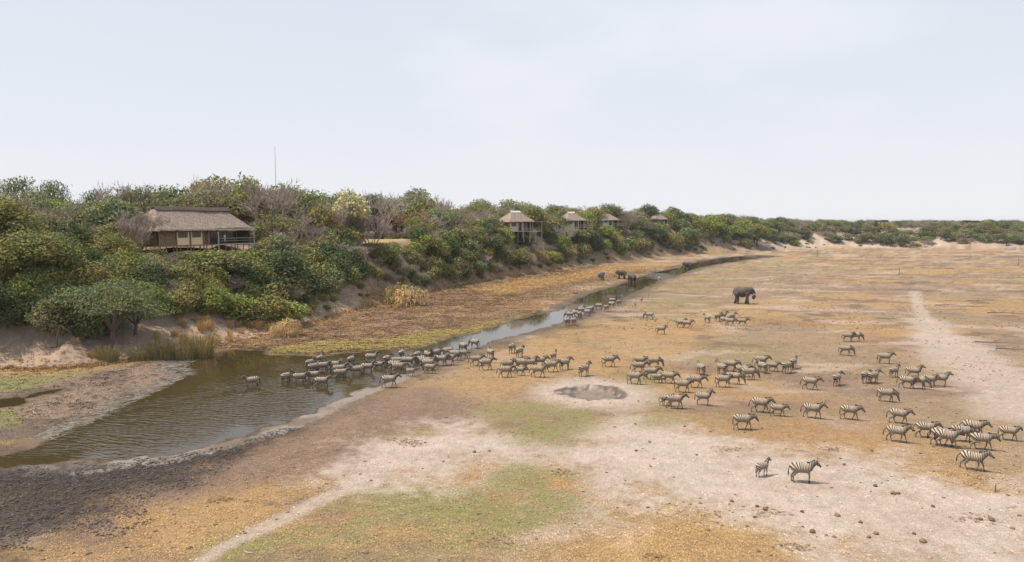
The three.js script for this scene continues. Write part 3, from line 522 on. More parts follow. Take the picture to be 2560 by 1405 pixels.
const plants = []; // {x, y, kind, tint, w, h, zone}
function plantAt(x, y, kind, tint, wide, tall, zone, lift = 0, bark) { if (zone === 'lodge') { x *= 1.11; y *= 1.11; wide *= 1.11; tall *= 1.11; } plants.push({ x, y, kind, tint, wide, tall, zone, lift, bark }); }
const rp = mulberry(4242);
const pick = (list) => { let s = 0; for (const e of list) s += e[1]; let r = rp() * s; for (const e of list) if ((r -= e[1]) < 0) return e[0]; return list[0][0]; };
const sAt = (x, y) => bankAt(x, y)[1];
const sky = (x, y) => ramp([[-0.70, 0.034], [-0.674, 0.040], [-0.55, 0.042], [-0.49, 0.050], [-0.43, 0.046], [-0.39, 0.055], [-0.34, 0.053], [-0.29, 0.052], [-0.25, 0.042], [-0.215, 0.047], [-0.165, 0.044], [-0.105, 0.040], [-0.07, 0.028], [-0.04, 0.033], [0, 0.033], [0.03, 0.027], [0.063, 0.027], [0.09, 0.023], [0.137, 0.022], [0.174, 0.021], [0.2, 0.013], [0.24, 0.010], [0.30, 0.014], [0.33, 0.010], [0.38, 0.005], [0.7, 0.005]], x / y); // tangent of the skyline over the eye level
// the ones that stand out
plantAt(-50.5, 95, 'umbrella', 'acacia', 7.6, 9.2, 'slope');
plantAt(-56.5, 94, 'bush', 'sage', 4, 4.5, 'slope'); plantAt(-62, 98, 'round', 'olive', 6, 8.5, 'slope'); plantAt(-68, 101, 'tall', 'olive', 6.5, 9.5, 'slope'); plantAt(-58, 102, 'bush', 'yellow', 4.6, 4.6, 'slope'); plantAt(-62, 94, 'bush', 'dark', 4, 4, 'slope'); plantAt(-65, 92, 'round', 'dark', 5, 6.5, 'slope');
plantAt(-51.9, 105.3, 'thorn', 'mauve', 2.3, 4.6, 'lodge'); plantAt(-54.5, 107, 'thorn', 'yellow', 2.2, 3.4, 'lodge'); plantAt(-50, 106.3, 'bush', 'olive', 1.8, 1.9, 'lodge'); plantAt(-47.5, 108.5, 'bush', 'sage', 1.8, 1.6, 'lodge');
plantAt(-35.6, 120, 'tall', 'dark', 4.6, 9.0, 'lodge'); plantAt(-38, 126, 'round', 'sage', 4, 8.2, 'lodge');
plantAt(-36.2, 172, 'round', 'cream', 5.4, 12.6, 'lawn'); plantAt(-32.4, 175, 'bare', 'mauve', 5.4, 9.5, 'lawn'); plantAt(-39.5, 170, 'bare', 'grey', 5.4, 10, 'lawn'); plantAt(-36.5, 161, 'thorn', 'grey', 4.4, 4.8, 'lawn'); plantAt(-33.5, 163, 'thorn', 'mauve', 3.4, 3.8, 'lawn'); plantAt(-42.5, 168, 'round', 'yellow', 4.2, 8, 'lawn');
plantAt(-29.5, 236, 'round', 'olive', 8, 12.5, 'lawn'); plantAt(-22.5, 222, 'round', 'acacia', 6, 8.5, 'lawn'); plantAt(-47, 262, 'tall', 'acacia', 10, 16, 'lawn'); plantAt(-40, 262, 'tall', 'rustleaf', 8, 13, 'lawn'); plantAt(-36, 268, 'tall', 'dark', 7, 11, 'lawn'); plantAt(-52, 266, 'tall', 'rustleaf', 9, 12, 'lawn');
plantAt(-97, 150, 'umbrella', 'acacia', 5.6, 14.4, 'plateau'); plantAt(-89, 148, 'umbrella', 'acacia', 4.6, 13.6, 'plateau'); plantAt(-96, 176, 'umbrella', 'dark', 4.6, 13.2, 'plateau');
plantAt(-77, 128, 'umbrella', 'lime', 7.5, 9.2, 'plateau'); plantAt(-69, 124, 'umbrella', 'acacia', 6.5, 8.6, 'plateau'); plantAt(-63, 122, 'round', 'acacia', 5.2, 8.4, 'plateau'); plantAt(-84, 126, 'umbrella', 'acacia', 6, 8, 'plateau'); plantAt(-58, 118, 'bare', 'mauve', 4, 7, 'plateau');
plantAt(-57, 165, 'round', 'lime', 4.6, 14.2, 'plateau'); plantAt(-64, 162, 'bare', 'mauve', 5, 14.5, 'plateau'); plantAt(-74, 150, 'bare', 'mauve', 5, 12.4, 'plateau'); plantAt(-50, 158, 'bare', 'mauve', 7, 13.4, 'plateau'); plantAt(-25.5, 240, 'bare', 'grey', 5, 13.2, 'lawn');
plantAt(20.5, 300, 'bare', 'grey', 4.5, 12.5, 'huts', 0, 1); plantAt(47.5, 372, 'bare', 'mauve', 6, 12, 'huts'); plantAt(55, 372, 'bare', 'mauve', 6, 13, 'huts'); plantAt(64, 380, 'umbrella', 'acacia', 8, 12, 'huts');
plantAt(-33.5, 112.5, 'drape', 'straw', 2.8, 3.0, 'foot'); plantAt(-20.6, 155, 'drape', 'straw', 4.4, 4.6, 'foot'); plantAt(-23.5, 158, 'drape', 'yellow', 4, 4.8, 'foot');
plantAt(-41.6, 119.3, 'bush', 'yellow', 2.6, 4.0, 'lodge'); plantAt(-43.6, 116, 'bush', 'olive', 2.4, 3.0, 'lodge'); plantAt(-39.6, 121.5, 'bush', 'lime', 3.0, 4.6, 'lodge'); plantAt(-40, 117, 'bush', 'olive', 3.2, 3.6, 'slope'); plantAt(-45.5, 112, 'bush', 'olive', 2.4, 2.4, 'slope');
plantAt(-53.5, 96.5, 'bush', 'acacia', 4.2, 5.0, 'slope'); plantAt(-49.5, 99, 'round', 'acacia', 4.0, 5.6, 'slope'); plantAt(-56.5, 95, 'bush', 'dark', 4.2, 5.2, 'slope'); plantAt(-50.5, 105.6, 'bush', 'lime', 3.6, 4.2, 'slope'); plantAt(-48, 109, 'bush', 'yellow', 3.6, 4.0, 'slope'); plantAt(-45, 112.5, 'bush', 'lime', 3.8, 4.2, 'slope'); plantAt(-42, 116, 'bush', 'lime', 3.6, 4.0, 'slope'); plantAt(-46, 114, 'bush', 'olive', 3.6, 4.2, 'slope'); plantAt(-38.5, 120, 'bush', 'olive', 3.8, 4.4, 'slope'); plantAt(-36, 122.5, 'bush', 'lime', 3.4, 4.0, 'slope');
plantAt(73.5, 390, 'umbrella', 'acacia', 5, 5.2, 'huts'); plantAt(81, 398, 'bare', 'mauve', 2.6, 3.6, 'huts');
for (const [x, y, k, q, w, h] of [[262, 512, 'round', 'dark', 5, 6.5], [267, 505, 'bush', 'sage', 4, 4.4], [271, 514, 'round', 'acacia', 5, 6.8], [276, 507, 'bare', 'mauve', 4.5, 6], [266, 524, 'umbrella', 'acacia', 6, 6.5], [274, 526, 'round', 'olive', 5.5, 6.5], [281, 514, 'round', 'acacia', 5, 6], [258, 520, 'round', 'sage', 5, 6]]) plantAt(x, y, k, q, w, h, 'far');
// bank face and its lip, thinning out as it recedes
const cap = (x, y) => { // how high plants may reach where the buildings, the lawn and the deck are seen over them
  const px = x / y;
  if (y > 104 && y < 146 && px > -0.505 && px < -0.335) return 12.6;
  if (y >= 150 && y < 214 && px > -0.205 && px < -0.128) return 12.6;
  for (const [a, b, d, f] of [[-0.004, 0.040, 262, 14.3], [0.068, 0.107, 316, 15.4], [0.118, 0.152, 356, 16.0], [0.186, 0.214, 410, 17.6]]) if (px > a && px < b && y < d + 8 && y > d - (d > 400 ? 70 : 40)) return f;
  return 99;
};
{
  const s0 = sAt(-95, 68), s1 = sAt(158, 461);
  for (let s = s0; s < s1;) {
    const far = sstep(150, 420, s - s0); s += mix(0.5, 2.4, far) * (0.6 + 0.8 * rp());
    const [fx] = onBank(s, 0), W = faceAt(fx), low = fx < -34 ? 0.56 : fx < -22 ? 0.36 : 0.16;
    const t = mix(low, 1.12, Math.pow(rp(), 0.9)), [x, y] = onBank(s, t * W);
    const scale = mix(1.2, 2.3, far) * (0.65 + 0.65 * rp()) * (t < 0.5 ? 0.9 : 1);
    const kind = pick([['bush', 6.4], ['thorn', 1.5], ['round', 0.5 + far], ['drape', t < 0.5 ? 1.3 : 0]]), tint = kind === 'thorn' ? pick([['mauve', 3], ['grey', 1]]) : kind === 'drape' ? pick([['straw', 2], ['yellow', 1]]) : pick([['olive', 4.5], ['lime', 1.6], ['yellow', 0.8], ['sage', 1.4], ['dark', 2 + far], ['acacia', 1.4 + far]]);
    const [r0, h0] = SIZE[kind], room = cap(x, y) - hAt(x, y), tall = Math.min(h0 * scale * (kind === 'round' ? 0.8 : 1), room); if (tall > 1.2) plantAt(x, y, kind, tint, Math.min(r0 * scale, tall * 1.3), tall, 'bank');
  }
  // plateau edge and the wood behind it, as tall as the skyline shows
  for (let row = 0; row < 3; row++) for (let s = s0 - 20; s < s1 + 20;) {
    const far = sstep(150, 420, s - s0); s += [mix(3.4, 9, far), mix(7, 16, far), mix(8, 18, far)][row] * (0.7 + 0.6 * rp());
    const [fx] = onBank(s, 0), d = faceAt(fx) + [2 + 6 * rp(), 12 + 12 * rp(), 28 + 26 * rp()][row], [x, y] = onBank(s, d); if (y < 60) continue;
    const base = plateauAt(x), lim = 17 + sky(x, y) * y - base, tall = Math.min(lim * [(x < -30 ? 0.34 : 0.5) + 0.26 * rp(), 0.66 + 0.34 * rp(), 0.70 + 0.36 * rp()][row], cap(x, y) - hAt(x, y));
    if (tall < 1.5) continue;
    const kind = pick([['bare', 3.2], ['round', 3], ['umbrella', 3], ['tall', 1.2], ['thorn', row ? 0 : 2]]), tint = kind === 'bare' || kind === 'thorn' ? pick([['mauve', 4], ['grey', 1.4]]) : pick([['acacia', 4], ['olive', 3], ['sage', 2], ['lime', 0.9], ['yellow', 0.7], ['dark', 1], ['rustleaf', 0.4]]);
    const [r0, h0] = SIZE[kind]; plantAt(x, y, kind, tint, Math.max(r0 * 0.8, tall * r0 / h0 * (0.85 + 0.4 * rp())), tall, 'edge' + row);
  }
  { const s3 = sAt(420, 455); for (let s = s1 - 25; s < s3;) { s += 1.5 * (0.5 + rp()); const t = 0.5 + rp() * 1.1, [fx] = onBank(s, 0), [x, y] = onBank(s, faceAt(fx) * t), kind = pick([['round', 4], ['bush', 2], ['umbrella', 1.4], ['tall', 1], ['bare', 1.6]]), [r0, h0] = SIZE[kind], tall = mix(5.0, 9.6, rp()) * (t < 0.75 ? 0.75 : 1); plantAt(x, y, kind, kind === 'bare' ? 'mauve' : pick([['acacia', 4], ['dark', 3], ['olive', 2.4], ['sage', 1.6]]), Math.max(2.2, tall * r0 / h0 * (0.9 + 0.5 * rp())), tall, 'far'); } }
  { const s3 = sAt(420, 455); for (let s = s1 + 4; s < s3;) { s += 2.2 * (0.4 + rp()); const t = 0.28 + rp() * 0.6, [fx] = onBank(s, 0), [x, y] = onBank(s, faceAt(fx) * t), kind = pick([['round', 3], ['bush', 4], ['umbrella', 1], ['bare', 1.6], ['thorn', 1.4]]), [r0, h0] = SIZE[kind], tall = mix(3.8, 7.4, rp()); plantAt(x, y, kind, kind === 'bare' || kind === 'thorn' ? 'mauve' : pick([['acacia', 3], ['dark', 3], ['olive', 2], ['sage', 3]]), Math.max(2.4, tall * r0 / h0 * (1 + 0.5 * rp())), tall, 'far'); } }
  // far side of the bend: scattered trees over pale sand
  const s2 = sAt(420, 455);
  for (let s = s1 - 10; s < s2;) {
    s += 4.2 * (0.5 + rp()); const t = Math.pow(rp(), 0.55) * 3.2, [fx] = onBank(s, 0), [x, y] = onBank(s, faceAt(fx) * t);
    if (t < 0.75 && rp() < 0.45) continue;
    const base = plateauAt(x) * Math.min(1, t), lim = (17 + sky(x, y) * y - base) * (0.45 + 0.5 * rp()), kind = pick([['round', 4], ['bush', 3], ['umbrella', 2], ['bare', 2.4], ['thorn', 1.5]]), [r0, h0] = SIZE[kind];
    const tall = kind === 'bush' || kind === 'thorn' ? h0 * (1 + rp()) : Math.min(lim, 9.5), tint = kind === 'bare' || kind === 'thorn' ? pick([['mauve', 3], ['grey', 1]]) : pick([['acacia', 4], ['dark', 2], ['olive', 2], ['sage', 2]]);
    plantAt(x, y, kind, tint, Math.max(r0, tall * r0 / h0) * (0.9 + 0.3 * rp()), tall, 'far');
  }
  for (const [px, y] of [[0.488, 640], [0.553, 620], [0.596, 600], [0.607, 640], [0.478, 700]]) plantAt(px * y, y, 'palm', 'acacia', 4.5, 9.5, 'far');
}
const TINTWORD = { olive: 'olive green', lime: 'bright green', yellow: 'yellowish green', acacia: 'soft green', dark: 'dark green', cream: 'cream blossomed', mauve: 'bare mauve brown', grey: 'bare grey', straw: 'straw coloured', rustleaf: 'rusty brown', sage: 'greyish green' };
const KINDWORD = { bush: ['bush', 'bushy_shrub', 'bush'], round: ['tree', 'round_tree', 'round tree'], umbrella: ['tree', 'umbrella_thorn_tree', 'flat-topped thorn tree'], bare: ['tree', 'leafless_tree', 'leafless tree'], thorn: ['bush', 'thorn_bush', 'leafless thorn bush'], tall: ['tree', 'dense_tree', 'tall dense tree'], drape: ['bush', 'vine_mound', 'hanging vine mound'], palm: ['tree', 'palm_tree', 'palm tree'], low: ['bush', 'low_bush', 'low bush'] };
const ORD = (n) => ['first', 'second', 'third', 'fourth', 'fifth', 'sixth', 'seventh', 'eighth', 'ninth', 'tenth'][n] ?? (n + 1) + (n % 10 === 0 && n !== 10 ? 'st' : n % 10 === 1 && n !== 11 ? 'nd' : n % 10 === 2 && n !== 12 ? 'rd' : 'th');
function plantPlace(p) {
  const a = p.x / p.y, low = p.zone === 'bank' || p.zone === 'slope' || p.zone === 'foot';
  if (p.zone === 'far') return a < 0.45 ? 'where the sand bank starts' : 'along the far sand bank';
  if (a < -0.49) return low ? 'on the slope before the large lodge' : 'on the plateau before the large lodge';
  if (a < -0.33) return low ? 'on the bank below the large lodge' : 'behind the large lodge';
  if (a < -0.21) return low ? 'on the bank between lodge and lawn' : 'on the plateau between lodge and lawn';
  if (a < -0.09) return low ? 'on the bank below the lawn' : 'around the yellow lawn';
  if (a < 0.06) return low ? 'on the bank below the first hut' : 'on the plateau by the first hut';
  if (a < 0.17) return low ? 'on the bank below the middle huts' : 'on the plateau by the middle huts';
  return low ? 'on the bank past the last hut' : 'on the plateau past the last hut';
}
const inFrame = (x, y) => y > 20 && Math.abs(x / y) < 0.74;
{
  const seenAll = plants.filter((p) => inFrame(p.x, p.y)), seen = {}, small = new Set(seenAll.filter((p) => p.kind === 'bush').sort((a, b) => b.wide / b.y - a.wide / a.y).slice(270)), list = seenAll.filter((p) => !small.has(p));
  { // the smallest of the distant bushes, past counting
    const m = new THREE.InstancedMesh(PROTO.bush_far[0].crown, LEAF.olive, small.size), M = new THREE.Matrix4(), Q = new THREE.Quaternion(), tint = new THREE.Color(), o = LEAF.olive.color; let k = 0;
    for (const p of small) { Q.setFromAxisAngle(V(0, 1, 0), rp() * 6.2832); M.compose(V(p.x, hAt(p.x, p.y) - 0.15, -p.y), Q, V(p.wide / 2.6, p.tall / 3.6, p.wide / 2.6)); m.setMatrixAt(k, M); const q = LEAF[p.tint].color; m.setColorAt(k++, tint.setRGB(q.r / o.r, q.g / o.g, q.b / o.b)); }
    top('distant_bushes', m, 'small distant bushes dotted over the far bank and sand', 'vegetation', null, 'stuff');
  }
  list.sort((a, b) => a.x / a.y - b.x / b.y);
  for (const p of list) {
    const [cat, name, word] = KINDWORD[p.kind], [r0, h0] = SIZE[p.kind], v = PROTO[p.kind + (p.y > 114 || p.zone === 'edge1' || p.zone === 'edge2' ? '_far' : '')], q = v[Math.floor(rp() * v.length)], look = `${TINTWORD[p.tint]} ${word.replace('leafless ', p.tint === 'mauve' || p.tint === 'grey' ? '' : 'leafless ')}`, place = plantPlace(p);
    const g = new THREE.Group(), key = look + place, n = seen[key] = (seen[key] ?? -1) + 1;
    part('crown', q.crown, LEAF[p.tint], g); part('trunk', q.trunk, p.bark ? paleBark : barkMat, g);
    g.position.set(p.x, hAt(p.x, p.y) - 0.15 + p.lift, -p.y); g.rotation.y = rp() * 6.2832; g.scale.set(p.wide / r0, p.tall / h0, p.wide / r0);
    p.obj = g; p.label = [look, place, n];
    g.name = name; p.key = key; p.cat = cat;
  }
  for (const p of list) top(p.obj.name, p.obj, `${p.label[0]} ${p.label[1]}` + (seen[p.key] ? `, ${ORD(p.label[2])} from left` : ''), p.cat, `${p.cat === 'tree' ? 'trees' : 'bushes'} ${p.label[1]}`);
  
}
{ // far woodland beyond the counted trees, and scrub under them
  const far = (geo, mat, name, label, n, f) => {
    const m = new THREE.InstancedMesh(geo, mat, n), M = new THREE.Matrix4(), Q = new THREE.Quaternion(); let k = 0, guard = 0;
    while (k < n && guard++ < n * 30) { const s = f(); if (!s) continue; Q.setFromAxisAngle(V(0, 1, 0), rp() * 6.2832); M.compose(V(s[0], s[2] ?? hAt(s[0], s[1]) - 0.1, -s[1]), Q, V(s[3], s[4], s[3])); m.setMatrixAt(k, M); const t = 0.8 + 0.4 * rp(); m.setColorAt(k, new THREE.Color(t, t, t)); k++; }
    m.count = k; top(name, m, label, 'vegetation', null, 'stuff');
  };
  const wood = () => { const y = 300 + Math.pow(rp(), 2.2) * 2100, a = mix(-0.75, 0.75, rp()), x = a * y, [d] = bankAt(x, y); if (d < faceAt(x) + (x > 120 ? 22 : 45)) return null; const base = plateauAt(x), tall = Math.min(10, Math.max(3, (17 + sky(x, y) * y - base) * (0.6 + 0.4 * rp()))), k = tall / 7; return [x, y, base - 0.4, Math.max(k, 0.9) * (1 + 0.6 * rp()), k]; };
  far(PROTO.round_far[0].crown, LEAF.acacia, 'far_woodland', 'soft green woodland stretching to the horizon', 2600, wood);
  far(PROTO.bare_far[0].crown, LEAF.mauve, 'far_leafless_woodland', 'mauve brown leafless woodland stretching to the horizon', 1500, () => { const s = wood(); return s && [s[0], s[1], s[2], s[3] * 1.1, s[4] * 1.1]; });
  const scrub = (lowT) => () => { const s = sAt(-95, 68) - 30 + rp() * 640, t = mix(lowT, 3.2, rp()), [fx] = onBank(s, 0), [x, y] = onBank(s, faceAt(fx) * t); if (!inFrame(x, y) || y > 520 || (fx < -34 && t < 0.46) || (cap(x, y) < 90 && t > 0.6)) return null; const q = 0.5 + rp() * 0.8; return [x, y, null, q, q]; };
  far(PROTO.low[0].crown, LEAF.olive, 'bank_undergrowth', 'low olive undergrowth filling the gaps between the bushes', 1100, scrub(0.12));
  far(PROTO.thorn[0].crown, LEAF.mauve, 'dry_undergrowth', 'dry mauve brown scrub filling the gaps between the trees', 700, (() => { const f = scrub(0.3); return () => { const s = f(); return s && [s[0], s[1], null, s[3] * 0.8, s[4] * 0.8]; }; })());
}
// ---------------------------------------------------------------- thatched buildings
function noisyThatch(size) { return grainTexture(size, (u, v) => { const n = 0.5 * tileNoise(u, v, 128, 11) + 0.35 * tileNoise(u, v, 32, 12) + 0.15 * tileNoise(u, v, 8, 13), g = 150 + 190 * (n - 0.36); return [clamp(g, 0, 255), clamp(g * 0.93, 0, 255), clamp(g * 0.87, 0, 255)]; }, true); }
const thatchTex = noisyThatch(512), thatchBump = grainTexture(256, (u, v) => { const g = 255 * (0.6 * tileNoise(u, v, 128, 21) + 0.4 * tileNoise(u, v, 24, 22)); return [g, g, g]; });
const thatchMat = new THREE.MeshStandardMaterial({ color: new THREE.Color().setRGB(0.53, 0.475, 0.44), map: thatchTex, bumpMap: thatchBump, bumpScale: 0.05, roughness: 1, side: THREE.DoubleSide });
const ridgeMat = new THREE.MeshStandardMaterial({ color: new THREE.Color().setRGB(0.34, 0.29, 0.27), map: thatchTex, bumpMap: thatchBump, bumpScale: 0.05, roughness: 1 }), capMat = std(new THREE.Color().setRGB(0.72, 0.68, 0.63));
const timber = std(new THREE.Color().setRGB(0.30, 0.17, 0.075)), greyWood = std(new THREE.Color().setRGB(0.40, 0.37, 0.31)), canvas = std(new THREE.Color().setRGB(0.72, 0.57, 0.36)), reed = new THREE.MeshStandardMaterial({ color: new THREE.Color().setRGB(0.45, 0.36, 0.27), map: thatchTex, roughness: 1 }), gauze = std(new THREE.Color().setRGB(0.07, 0.075, 0.08), 0.6), darkIn = std(new THREE.Color().setRGB(0.10, 0.075, 0.055)), pane = std(new THREE.Color().setRGB(0.05, 0.055, 0.06), 0.12), paleWall = std(new THREE.Color().setRGB(0.50, 0.43, 0.36));
// a hipped thatched roof as a thick shell; x runs along the ridge, z towards the river. Returns slope surfaces
function hipRoof(g, L, D, eave, ridge, hipA, hipB, cap, sag = 0.12) {
  const e0 = -L / 2, e1 = L / 2, f = D / 2, r0 = e0 + hipA, r1 = e1 - hipB, T = 0.28;
  const face = (name, a, b, c, d, nu, nv) => { // a,b along the eave; d,c above them
    const pos = [], uv = [], ix = [], rnd = mulberry(Math.round(L * 100) + name.length);
    for (let s = 0; s < 2; s++) for (let j = 0; j <= nv; j++) for (let i = 0; i <= nu; i++) {
      const u = i / nu, v = j / nv, x = mix(mix(a[0], b[0], u), mix(d[0], c[0], u), v), y = mix(mix(a[1], b[1], u), mix(d[1], c[1], u), v), z = mix(mix(a[2], b[2], u), mix(d[2], c[2], u), v);
      const bulge = s ? -T : (L > 19 && name === 'front_thatch' ? -0.16 * sstep(0.50, 0.53, u) : 0) + (vnoise(x * 1.3 + 5, z * 1.3 + y) - 0.5) * 0.16 + (vnoise(x * 4 + 5, z * 4 + y * 3) - 0.5) * 0.08 - sag * Math.sin(Math.PI * v) * 0.5; pos.push(x, y + bulge + (j === 0 ? (vnoise(x * 5, z * 5) - 0.5) * 0.22 : 0), z); uv.push((x + z * 0.7) * 0.35, (y * 1.5) * 0.35);
    }
    const row = nu + 1, lay = row * (nv + 1), q = (p, r, s2, t) => ix.push(p, r, s2, p, s2, t);
    for (let j = 0; j < nv; j++) for (let i = 0; i < nu; i++) { const k = j * row + i; q(k, k + 1, k + 1 + row, k + row); q(lay + k, lay + k + row, lay + k + 1 + row, lay + k + 1); }
    for (let i = 0; i < nu; i++) q(i, lay + i, lay + i + 1, i + 1);
    const geo = new THREE.BufferGeometry(); geo.setAttribute('position', new THREE.Float32BufferAttribute(pos, 3)); geo.setAttribute('uv', new THREE.Float32BufferAttribute(uv, 2)); geo.setIndex(ix); geo.computeVertexNormals(); return part(name, geo, thatchMat, g);
  };
  const A = [e0, eave, f], B = [e1, eave, f], Cc = [e1, eave, -f], Dd = [e0, eave, -f], R0 = [r0, ridge, 0], R1 = [r1, ridge, 0];
  const front = face('front_thatch', A, B, R1, R0, 48, 12); face('back_thatch', Cc, Dd, R0, R1, 24, 10); face('hip_thatch', Dd, A, R0, R0, 10, 10); face('hip_thatch', B, Cc, R1, R1, 10, 10);
  const s = new THREE.Shape(); s.moveTo(-0.55, -0.42); s.lineTo(-0.2, 0.1); s.lineTo(0.2, 0.1); s.lineTo(0.55, -0.42); s.lineTo(0, 0.0);
  const rg = new THREE.ExtrudeGeometry(s, { depth: r1 - r0 + 0.5, bevelEnabled: true, bevelSize: 0.05, bevelThickness: 0.05, bevelSegments: 1, steps: 8 }); rg.rotateY(Math.PI / 2); rg.translate(r0 - 0.25, ridge + 0.06, 0);
  const p = rg.attributes.position; for (let i = 0; i < p.count; i++) p.setY(i, p.getY(i) + (vnoise(p.getX(i) * 1.1, 2) - 0.5) * 0.2); rg.computeVertexNormals(); part('ridge_cap', rg, cap, g); return front;
}
function frameGroup(a, b) { // origin at a, +x towards b, +z towards the river
  const g = new THREE.Group(); g.position.set(a[0], 0, -a[1]); g.rotation.y = Math.atan2(b[1] - a[1], b[0] - a[0]); return g;
}
{ // the large lodge on stilts; its front runs away from the viewer along the bank
  const A = [-55.7, 119.9], B = [-47.4, 138.8], L = 18.6, D = 6.6, g = frameGroup(A, B), fl = 13.39, ev = 15.83; g.scale.set(1.11, 1, 1.11);
  const roof = new THREE.Group(); roof.name = 'roof'; roof.position.set(L / 2 - 0.1, 0, -D / 2 + 0.1); g.add(roof); hipRoof(roof, L + 1.0, D + 1.2, ev, 19.5, 3.0, 3.0, ridgeMat);
  // where things stand along the front, 0 at the near corner
  const deck = part('floor_deck', box(L, 0.16, D, L / 2, fl - 0.08, -D / 2), timber, g); part('fascia_board', box(L, 0.22, 0.06, L / 2, fl - 0.12, 0.035), timber, deck);
  part('back_wall', box(L, ev - fl, 0.12, L / 2, (fl + ev) / 2, -D + 0.06), reed, g); for (const x of [0.06, L - 0.06]) part('end_wall', box(0.12, ev - fl, D - 0.5, x, (fl + ev) / 2, -D / 2 - 0.1), reed, g);
  const h = ev - fl, my = (fl + ev) / 2;
  part('reed_screen', box(3.0, h, 0.1, 1.62, my, -0.12), reed, g); part('reed_screen', box(1.5, h, 0.1, 9.35, my, -0.9), reed, g);
  for (const [x0, x1] of [[3.35, 5.65], [5.95, 8.15]]) { // canvas panels with a gauze window
    const w = x1 - x0, c = (x0 + x1) / 2, p = part('canvas_panel', mergeGeometries([box(w, h * 0.48, 0.06, c, fl + h * 0.24, -0.1), box(w, h * 0.06, 0.06, c, ev - h * 0.03, -0.1), box(w * 0.09, h * 0.46, 0.06, x0 + w * 0.045, fl + h * 0.71, -0.1), box(w * 0.13, h * 0.46, 0.06, x1 - w * 0.065, fl + h * 0.71, -0.1)]), canvas, g);
    const win = part('window', box(w * 0.78, h * 0.46, 0.03, c - w * 0.02, fl + h * 0.71, -0.13), pane, p); part('mullion', box(0.07, h * 0.46, 0.05, c, fl + h * 0.71, -0.10), timber, win);
  }
  for (const x of [0.1, 3.2, 5.8, 8.3]) part('timber_post', new THREE.CylinderGeometry(0.09, 0.11, ev - fl + 1.6, 7).translate(x, (ev + fl - 1.6) / 2 - 0.05, 0.0), timber, g);
  // veranda cut back under the roof
  for (const [x, w, m] of [[10.9, 1.5, canvas], [12.6, 1.5, pane], [14.3, 1.6, pane], [16.2, 1.9, pane]]) part(m === canvas ? 'canvas_panel' : 'glazed_door', box(w, h * 0.96, 0.08, x, my, -2.2), m, g);
  for (const x of [10.1, 11.75, 13.45, 15.2, 17.3]) part('door_post', box(0.14, h, 0.14, x, my, -2.12), x === 13.45 ? canvas : timber, g);
  const ver = part('veranda_deck', box(8.9, 0.14, 1.1, 14.2, fl - 0.09, 0.6), greyWood, g);
  for (const x of [10.2, 17.9]) part('veranda_post', new THREE.CylinderGeometry(0.08, 0.1, 3.9, 7).translate(x, fl + 0.1, 1.05), greyWood, g);
  for (const [y, r] of [[0.95, 0.045], [0.5, 0.03]]) part('railing', new THREE.CylinderGeometry(r, r, 7.6, 5).rotateZ(Math.PI / 2).translate(14.05, fl + y, 1.08), greyWood, ver);
  for (let k = 0; k < 34; k++) { const x = 9.9 + k * 0.245; part('awning_pole', new THREE.CylinderGeometry(0.045, 0.055, 3.1 + 0.5 * hash2(k, 5), 5).rotateX(Math.PI / 2 - 0.1).translate(x, ev + 0.18 + 0.08 * hash2(k, 3), 0.35 + 0.2 * hash2(k, 9)), greyWood, g); }
  part('awning_beam', new THREE.CylinderGeometry(0.07, 0.08, 9, 6).rotateZ(Math.PI / 2).translate(14.05, ev - 0.02, 1.05), greyWood, g);
  const legs = []; for (let k = 0; k < 15; k++) part('stilt', new THREE.CylinderGeometry(0.07, 0.09, 3.2, 6).translate(0.4 + k * 1.26, fl - 1.7, k > 7 ? 1.0 : -0.35), timber, g);
  for (let k = 0; k < 8; k++) part('stilt', new THREE.CylinderGeometry(0.07, 0.09, 2.4, 6).translate(0.6 + k * 2.5, fl - 1.3, -3.2), timber, g);
  const table = part('veranda_table', mergeGeometries([box(1.5, 0.06, 0.8, 14.3, fl + 0.74, -0.9), box(0.1, 0.72, 0.1, 13.7, fl + 0.36, -0.9), box(0.1, 0.72, 0.1, 14.9, fl + 0.36, -0.9)]), darkIn, g);
  for (const x of [13.0, 15.7]) part('veranda_chair', mergeGeometries([box(0.6, 0.08, 0.6, x, fl + 0.42, -0.8), box(0.6, 0.6, 0.08, x, fl + 0.72, -1.1), box(0.07, 0.42, 0.07, x - 0.25, fl + 0.21, -0.6), box(0.07, 0.42, 0.07, x + 0.25, fl + 0.21, -0.6)]), darkIn, g);
  top('thatched_lodge', g, 'large thatched lodge on stilts with cream canvas panels and a veranda', 'lodge');
  // two people at the veranda rail
  const person = (u, z, turn, clothes, arms, label) => {
    const o = new THREE.Group(), S = 0.019, shirt = capsuleField([[0, 1.02, 0, 0.15, 0, 1.38, 0, 0.17, 0.72], [0, 1.36, -0.17, 0.075, 0.05, 1.12, -0.27, 0.065], [0, 1.36, 0.17, 0.075, 0.05, 1.12, 0.27, 0.065]].map((c) => c), 0.05);
    const skin = new THREE.MeshStandardMaterial({ color: new THREE.Color().setRGB(0.20, 0.12, 0.08), roughness: 0.7 });
    const caps = [[0, 0.95, 0, 0.14, 0, 1.36, 0, 0.15], [0, 1.40, 0, 0.055, 0.01, 1.55, 0, 0.05], [0.01, 1.60, 0, 0.085, 0.02, 1.68, 0, 0.09], [0.09, 1.62, 0, 0.02, 0.105, 1.60, 0, 0.018]];
